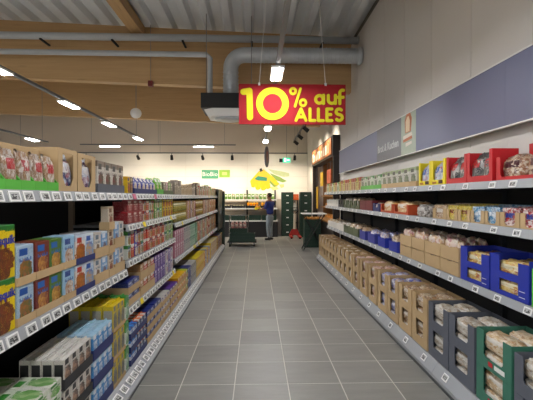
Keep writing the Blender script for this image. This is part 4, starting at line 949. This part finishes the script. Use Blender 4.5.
flat('corn_cob', M['corn'], [(279, 184.5), (284, 184), (284, 187), (281, 188)], .006)
for k, (a, c, d) in enumerate((((259, 171), (252.5, 181), (251.5, 187)), ((260.5, 171), (256, 182), (256, 189.5)), ((262, 171), (261, 182), (261.5, 190)), ((263, 171), (266, 181), (266, 188.5)), ((262, 170), (270, 178), (275, 185)))):
    p = [a, (c[0] - 2.4, c[1]), d, (d[0] + 2.2, d[1] + .5), (d[0] + 4.6, d[1] - 1.0), (c[0] + 3.4, c[1] - .8), (a[0] + 1.6, a[1] - .8)]
    flat('banana', M['banana'], p, .012 + .0035 * k)
flat('banana_stalk', M['dark_wood'], [(259.5, 169), (261.5, 168), (263, 171), (260, 172)], .031)
flat('green_band', M['band_green'], [(254.5, 179), (258, 176), (267, 177.5), (267, 181), (258, 180.5)], .033)
for nm, lb, p, mm, tx in (('wall_sign', 'green wall sign with white lettering above cereal shelves', (202, 218.3, 170, 178.6), mat('teal green sign', '#4fa777', .5, var=.15), 'BioBio'), ('wall_sign', 'small lime green wall sign beside lettered green sign', (219.3, 230, 170, 177.3), mat('lime sign', '#9cc83c', .5, var=.15), None)):
    (x0, z1), (x1, z0) = wall_px(p[0], p[2]), wall_px(p[1], p[3])
    t = thing(nm, lb, 'sign', ((x0 + x1) / 2, BY - .03, z0)); w = (x1 - x0) / 2
    box('sign_board', mm, -w, w, -.02, 0, 0, z1 - z0, t, .003)
    if tx: lettering(text_mesh(tx, .25, M['white'], .001, .002), t, (0, -.0215, (z1 - z0) / 2), 0)
    else: box('sign_mark', mat('lime mark', '#cfe07a', .5), -w * .45, w * .45, -.023, -.0205, (z1 - z0) * .3, (z1 - z0) * .7, t)
t = thing('exit_sign', 'green lit exit sign hanging before the produce wall', 'exit sign', (1.24, 16.4, 3.02))
box('sign_box', emit('exit green', '#3fae85', .9), -.16, .16, -.03, .03, 0, .2, t, .004)
box('running_figure', emit('exit white', '#d8f3e6', 1.2), -.1, -.02, -.034, -.0305, .04, .17, t); box('arrow_mark', emit('exit arrow', '#d8f3e6', 1.2), .02, .12, -.034, -.0305, .08, .12, t)
box('lamp_box', M['dark_metal'], -.3, -.161, -.03, .03, .02, .16, t)
b = bmesh.new(); tube(b, (0, 0, .2), (0, 0, roof(1.24) - 3.02), .008, 5); ob('hanger_rod', b, M['wire'], t)
t = thing('round_hanging_sign', 'slate blue round sign hung edge-on over aisle end', 'sign', (.36, 13.9, 3.0), math.radians(78))
b = bmesh.new(); prism(b, [(.36 * math.cos(2*PI*k/24), .36 * math.sin(2*PI*k/24)) for k in range(24)], -.02, .02, 'y'); ob('disc', b, mat('slate disc', '#6d7183', .5, var=.3, scale=5), t)
b = bmesh.new(); prism(b, [(.2 * math.cos(2*PI*k/20), .2 * math.sin(2*PI*k/20)) for k in range(20)], -.024, .024, 'y'); ob('disc_emblem', b, mat('disc emblem', '#8a5c62', .5, var=.3), t)
b = bmesh.new(); tube(b, (0, 0, .36), (0, 0, roof(.36) - 3.0), .006, 5); ob('suspension_wire', b, M['wire'], t)

# ------------------------------------------------------------------ produce shelf at the back
ps = thing('produce_shelf', 'stepped white and black produce shelf against back wall', 'produce shelf', (-.15, 15.9, 0))
box('plinth', M['black'], -1.55, 1.0, 0, 1.2, 0, .62, ps, .004); box('bottom_deck', M['white'], -1.55, 1.0, -.04, 1.2, .621, .66, ps)
for z, y in ((1.1, .25), (1.46, .5)):
    box('shelf_board', M['white'], -1.55, 1.0, y, 1.2, z, z + .045, ps)
for x in (-1.5, -.25, .95): box('upright', M['black'], x - .03, x + .03, 1.205, 1.245, 0, 1.9, ps)
def crate_parts(w, d, h, m):
    b = bmesh.new(); bx(b, -w/2, w/2, -d/2, d/2, 0, .02)
    return b
_cm = {}
def crate(x, y, z, w, d, h, key, label, group, rz=0, grp='crate'):
    m = {'g': M['crate_green'], 'b': M['black'], 'o': M['crate_orange']}[key]
    if (w, d, h, key) not in _cm:
        r = []
        b = bmesh.new(); bx(b, -w/2, w/2, -d/2, d/2, 0, .015); r.append(('crate_base', mesh_from('crate_base', b, m)))
        for s in (-1, 1):
            b = bmesh.new(); y0 = s * (d/2 - .008)
            for a, c in ((.0151, h * .32), (h * .42, h * .62), (h * .8, h)): bx(b, -w/2, w/2, y0 - .008, y0 + .008, a, c)
            bx(b, -w/2 + .001, w/2 - .001, y0 + (-.0025 if s > 0 else -.0015), y0 + (.0015 if s > 0 else .0025), .0151, h - .002)
            for xx in (-w/2, -w/6, w/6, w/2 - .03): bx(b, xx, xx + .03, y0 - .006, y0 + .006, .016, h - .004)
            r.append(('slatted_side', mesh_from('slatted_side', b, m)))
            b = bmesh.new(); x0 = s * (w/2 - .008); bx(b, x0 - .008, x0 + .008, -d/2 + .017, d/2 - .017, .0151, h); r.append(('crate_end', mesh_from('crate_end', b, m)))
        _cm[(w, d, h, key)] = r
    t = thing('produce_crate', label, 'crate', (x, y, z), rz, group)
    for nm, me in _cm[(w, d, h, key)]: obj(nm, me, t)
    return t
M['crate_green'] = mat('dark green crate plastic', '#143324', .45); M['crate_orange'] = mat('orange crate', '#c4571f', .5)
for k in range(4):
    crate(-1.35 + k * .62, 16.13, .6605, .58, .38, .2, 'g', 'green crate on lowest produce deck, %s from cereal side' % ORD[k], 'crates on the produce deck')
M['lettuce'] = mat('lettuce', '#a9c25a', .6, var=.4, scale=14); M['fruit'] = mat('orange fruit', '#f2a512', .45, var=.1, scale=9); M['lemon'] = mat('lemon fruit', '#efd23a', .45)
def ball(r, n=8, jag=0, seed=1):
    rd = random.Random(seed); b = bmesh.new(); bmesh.ops.create_icosphere(b, subdivisions=2, radius=r)
    for v in b.verts: v.co *= 1 + rd.uniform(-jag, jag)
    return b
lm = mesh_from('lettuce_head', ball(.078, jag=.1), M['lettuce'], True); fm = mesh_from('orange_fruit', ball(.058), M['fruit'], True)
for k in range(12):
    o = obj('lettuce_head', lm, None, (-1.35 + .62 * (k // 3) - .18 + .18 * (k % 3), 16.13, .765), k); tag(o, 'pale green lettuce head in green crates, %s from cereal side' % ORD[k], 'lettuce', 'lettuces on the produce deck')
cr = mat('shelf carton print', '#d8cdb4', .6, var=.2)
for k in range(4): crate(-1.32 + k * .58, 16.4, 1.1455, .54, .36, .11, 'b', 'black shallow crate on middle produce shelf, %s from cereal side' % ORD[k], 'crates on the middle produce shelf')
for k in range(22):
    o = obj('orange_fruit', fm, None, ((-.34, .24)[k % 8 // 4] + (k % 4) * .12, 16.3 + (k // 8) * .12 if k < 16 else 16.36, 1.2195 if k < 16 else 1.32), k); tag(o, 'yellow orange fruit heaped on middle produce shelf, %s counted' % ORD[k], 'fruit', 'oranges on the middle produce shelf')
lmn = mesh_from('pale_fruit', ball(.058), mat('pale fruit', '#d9cf9a', .5, var=.2), True)
for k in range(8):
    o = obj('pale_fruit', lmn, None, ((-1.50, -.92)[k // 4] + (k % 4) * .12, 16.32, 1.2195), k); tag(o, 'pale fruit on middle produce shelf, %s from cereal side' % ORD[k], 'fruit', 'pale fruit on the middle produce shelf')
bagmat('veg', 'bagged vegetable pack', '#3f7a2a', '#a8b07a', '#b03428', '#e8e6da', 4); bagmat('salad', 'bagged green salad', '#5c962e', '#8fb04a', '#2f6a22', '#eef0e4', 4)
for k in range(15):
    ky = ('salad', 'veg', 'salad')[k % 3]
    o = obj('vegetable_bag', pack_mesh('bag', .15, .1, .24, SKU[ky][1]), None, (-1.6 + k * .162, 16.55, 1.506), 0); tag(o, '%s on upper produce shelf, %s from cereal side' % (SKU[ky][0], ORD[k]), 'bag', 'bags on the upper produce shelf')

# crate stacks and pallet truck
for s, (x, y, w) in enumerate(((1.27, 16.45, .48), (1.95, 15.9, .44))):
    for k in range(6):
        o = crate(x, y, k * .3, w, .4, .297, 'g', 'dark green crate, %s from floor in the stack %s' % (ORD[k], ('beside the produce shelf', 'by the corner wall')[s]), 'stacked green crates')
        box('crate_label', M['white'], -.05, .05, -.2025, -.2005, .14, .18, o)
t = thing('display_rack', 'dark rack with orange crates between the green stacks', 'rack', (1.62, 16.85, 0))
for x in (-.12, .12): box('post', M['black'], x - .02, x + .02, -.15, .15, 0, 1.45, t)
for z in (.5, 1.0, 1.451): box('rack_shelf', M['black'], -.145, .145, -.2, .2, z, z + .03, t)
for k in range(2): crate(1.62, 16.85, 1.4815 + .12 * k, .3, .36, .118, 'o', 'orange crate on dark rack, %s one' % ('lower', 'upper')[k], 'orange crates on the rack')
pj = thing('pallet_truck', 'red pallet truck with pale handle between crate stacks', 'pallet truck', (1.5, 15.6, 0))
M['truck_red'] = mat('truck red', '#a8281c', .45); M['pale'] = mat('pale plastic', '#d9cfb8', .5)
for x in (-.16, .16): box('fork', M['truck_red'], x - .055, x + .055, -.55, .15, .05, .1, pj, .005)
for x in (-.16, .16):
    b = bmesh.new(); tube(b, (x - .03, -.45, .045), (x + .03, -.45, .045), .045, 10); ob('fork_wheel', b, M['black'], pj)
b = bmesh.new(); prism(b, [(-.22, .1), (.22, .1), (.1, .34), (-.1, .34)], .0, .12, 'y'); ob('mast', b, M['truck_red'], pj)
b = bmesh.new(); tube(b, (0, .06, .34), (0, .0, .95), .05, 8, .045); ob('handle_column', b, M['pale'], pj)
b = bmesh.new(); pathtube(b, [(-.02, 0, .95), (-.13, 0, 1.05), (-.1, 0, 1.18), (.1, 0, 1.18), (.13, 0, 1.05), (.02, 0, .95)], .018, 6); ob('handle_loop', b, M['black'], pj)
t = thing('grey_sack', 'pale grey pointed sack on dark rack between crate stacks', 'sack', (1.62, 16.78, 1.0305))
b = bmesh.new(); lathe(b, [(.085, 0), (.09, .05), (.08, .16), (.05, .29), (.02, .38), (.028, .405)], 12); ob('sack_body', b, mat('grey sackcloth', '#b4b2ac', .8), t, smooth=True)
b = bmesh.new(); lathe(b, [(.026, .365), (.03, .375), (.026, .385)], 12); ob('tie', b, M['black'], t)

# standing table with crates beneath
tb = thing('folding_table', 'tall folding table with white top at end of bread shelves', 'table', (1.72, 12.0, 0))
box('table_top', M['white'], -.36, .36, -.3, .3, 1.08, 1.115, tb, .01)
for y in (-.24, .24):
    b = bmesh.new(); tube(b, (-.33, y, 0.015), (.3, y, 1.079), .014, 6); ob('leg', b, M['black'], tb)
    b = bmesh.new(); tube(b, (.33, y + .03, 0.015), (-.3, y + .03, 1.079), .014, 6); ob('leg', b, M['black'], tb)
for k in range(3):
    crate(1.78, 12.75, k * .3, .52, .4, .297, 'g', 'green crate behind folding table, %s from floor' % ORD[k], 'crates behind the folding table')
for k in range(6):
    o = obj('bread_loaf', pack_mesh('loaf', .15, .17, .11, M['loaf']), None, (1.62 + (k % 3) * .16, 12.66 + .18 * (k // 3), .86), 0); tag(o, 'small brown loaf in top crate by folding table, %s counted' % ORD[k], 'bread', 'loaves in the crate by the table')

# roll cart at the end of the cereal gondola
ct = thing('roll_cart', 'low grey roll cart carrying green crates at aisle end', 'cart', (-.5, 13.2, 0))
box('platform', M['dark_metal'], -.44, .5, -.4, .4, .13, .165, ct, .005)
for x in (-.36, .42):
    for y in (-.32, .32):
        b = bmesh.new(); tube(b, (x - .02, y, .06), (x + .02, y, .06), .06, 12); ob('wheel', b, M['black'], ct); box('caster_fork', M['chrome'], x - .03, x + .03, y - .015, y + .015, .085, .129, ct)
for x in (-.42, .22):
    b = bmesh.new(); tube(b, (x, .36, .165), (x, .36, .98), .014, 6); ob('post', b, M['chrome'], ct)
b = bmesh.new(); tube(b, (-.42, .36, .98), (.22, .36, .98), .014, 6); ob('push_bar', b, M['chrome'], ct)
crate(-.46, 13.0, .1655, .82, .4, .26, 'g', 'wide dark green crate low on the roll cart front', 'crates on the roll cart')
for k in range(2): crate(-.6, 13.38, .1655 + .2985 * k, .58, .3, .297 if k == 0 else .1, 'g', 'green crate at back of roll cart, %s one' % ('lower', 'upper')[k], 'crates on the roll cart')
bagmat('redpk', 'red printed pack', '#a8434a', '#d8b8a8', '#6a2a24', '#e8dcd0', 6)
for k in range(4):
    o = obj('red_pack', pack_mesh('loaf', .125, .22, .3, SKU['redpk'][1]), None, (-.80 + k * .135, 13.38, .4805), 0); tag(o, 'red printed pack in upper cart crate, %s from gondola' % ORD[k], 'pack', 'red packs on the cart')
for k in range(5):
    o = obj('brown_pack', pack_mesh('loaf', .13, .3, .2, SKU['dinkel'][1]), None, (-.76 + k * .145, 13.0, .182), 0); tag(o, 'brown bread pack in wide cart crate, %s from gondola' % ORD[k], 'pack', 'brown packs on the cart')

# ------------------------------------------------------------------ shop worker
def skin(name, verts, edges, radii, m, parent=None, sub=2, root=0):
    me = bpy.data.meshes.new(name); me.from_pydata(verts, edges, []); o = obj(name, me, parent)
    md = o.modifiers.new('skin', 'SKIN'); md.use_smooth_shade = True
    for i, r in enumerate(radii): me.skin_vertices[0].data[i].radius = r if isinstance(r, tuple) else (r, r)
    me.skin_vertices[0].data[root].use_root = True
    s = o.modifiers.new('sub', 'SUBSURF'); s.levels = sub; s.render_levels = sub
    me.materials.append(m); return o
pe = thing('person', 'person in dark blue shirt and grey jeans sorting produce', 'person', (.5, 14.85, 0), math.radians(-35))
M['skin'] = mat('skin', '#8a5a40', .55); M['shirt'] = mat('dark blue shirt', '#26347a', .8, var=.15, scale=12); M['jeans'] = mat('grey jeans', '#8b969c', .85, var=.2, scale=10); M['hair'] = mat('dark hair', '#191411', .7)
# local frame: faces -x (towards the produce), arms reach forward
skin('body', [(0, 0, 1.05), (0, 0, 1.25), (0, 0, 1.42), (-.01, 0, 1.5), (-.02, 0, 1.57), (-.03, 0, 1.64), (-.025, 0, 1.72),
     (-.01, -.17, 1.42), (-.05, -.22, 1.18), (-.28, -.17, 1.13), (-.36, -.14, 1.15), (-.01, .17, 1.42), (-.05, .22, 1.18), (-.28, .17, 1.16), (-.36, .14, 1.18)],
     [(0, 1), (1, 2), (2, 3), (3, 4), (4, 5), (5, 6), (2, 7), (7, 8), (8, 9), (9, 10), (2, 11), (11, 12), (12, 13), (13, 14)],
     [.12, .12, .12, .055, .07, .088, .06, .06, .045, .035, .03, .06, .045, .035, .03], M['skin'], pe)
skin('shirt', [(0, 0, .93), (0, 0, 1.08), (0, 0, 1.28), (0, 0, 1.43), (-.01, -.18, 1.42), (-.045, -.225, 1.2), (-.13, -.205, 1.17), (-.01, .18, 1.42), (-.045, .225, 1.2), (-.13, .205, 1.19)],
     [(0, 1), (1, 2), (2, 3), (3, 4), (4, 5), (5, 6), (3, 7), (7, 8), (8, 9)], [(.155, .13), (.15, .13), (.165, .14), (.13, .12), .078, .068, .055, .078, .068, .055], M['shirt'], pe)
skin('jeans', [(0, 0, .95), (0, 0, .86), (0, -.1, .8), (-.02, -.105, .47), (.02, -.11, .09), (0, .1, .8), (-.03, .11, .47), (-.02, .12, .09)], [(0, 1), (1, 2), (2, 3), (3, 4), (1, 5), (5, 6), (6, 7)], [.145, .14, .1, .072, .058, .1, .072, .058], M['jeans'], pe)
for y, x in ((-.11, .02), (.12, -.02)):
    b = bmesh.new(); bx(b, x - .17, x + .09, y - .045, y + .045, 0, .075); bmesh.ops.bevel(b, geom=b.edges[:], offset=.025, segments=2, affect='EDGES'); ob('shoe', b, M['black'], pe, smooth=True)
b = bmesh.new(); bmesh.ops.create_icosphere(b, subdivisions=3, radius=.1)
for v in b.verts: v.co = Vector((v.co.x * 1.02 + .0, v.co.y * .92, v.co.z * 1.0))
bmesh.ops.delete(b, geom=[v for v in b.verts if v.co.x < -.035 and v.co.z < .045 or v.co.z < -.06], context='VERTS')
ob('hair', b, M['hair'], pe, (-.02, 0, 1.66), smooth=True)
b = bmesh.new(); prism(b, [(-.112, 1.655), (-.14, 1.635), (-.11, 1.63)], -.014, .014, 'y'); ob('nose', b, M['skin'], pe)
for y in (-.035, .035):
    b = bmesh.new(); bmesh.ops.create_icosphere(b, subdivisions=1, radius=.012); ob('eye', b, M['black'], pe, (-.108, y, 1.67))
for y in (-.085, .085):
    b = bmesh.new(); bmesh.ops.create_icosphere(b, subdivisions=1, radius=.02); ob('ear', b, M['skin'], pe, (-.01, y, 1.65))
b = bmesh.new(); bx(b, -.116, -.108, -.025, .025, 1.6, 1.607); ob('mouth', b, mat('lips', '#5a2f28', .5), pe)
for s, z in ((-1, 1.15), (1, 1.18)):
    for k in range(5):
        b = bmesh.new(); y = s * (.14 + .03 - k * .017); L = (.05, .08, .085, .08, .065)[k]
        if k == 0: pathtube(b, [(-.36, s * .11, z + .02), (-.385, s * .085, z + .03), (-.41, s * .08, z + .02)], .01, 6)
        else: pathtube(b, [(-.37, y, z), (-.37 - L * .6, y, z - .008), (-.37 - L, y - s * .01, z - .03)], .0095, 6)
        ob('finger', b, M['skin'], pe)
o = thing('fruit_box', 'small yellow fruit carton held by the person', 'carton', pe.matrix_basis @ Vector((-.55, 0, 1.12)), math.radians(-35))
b = bmesh.new(); bx(b, -.06, .06, -.12, .12, 0, .01)
for q in ((-.06, -.055, -.12, .12), (.055, .06, -.12, .12), (-.055, .055, -.12, -.115), (-.055, .055, .115, .12)): bx(b, *q, .01, .09)
ob('carton_body', b, K['yellow'], o)
for q in range(3): obj('fruit', fm, o, (0, -.07 + q * .07, .09))

dup = [(k, v) for k, v in USED.items() if len(v) > 1]
print('THINGS', sum(len(v) for v in USED.values()), 'DUP LABELS', len(dup), dup[:6])
long_ = [k for k in USED if len(k.replace(',', ' ').split()) > 16]
print('LONG', len(long_), long_[:5]); print('OBJECTS', len(COL.objects))
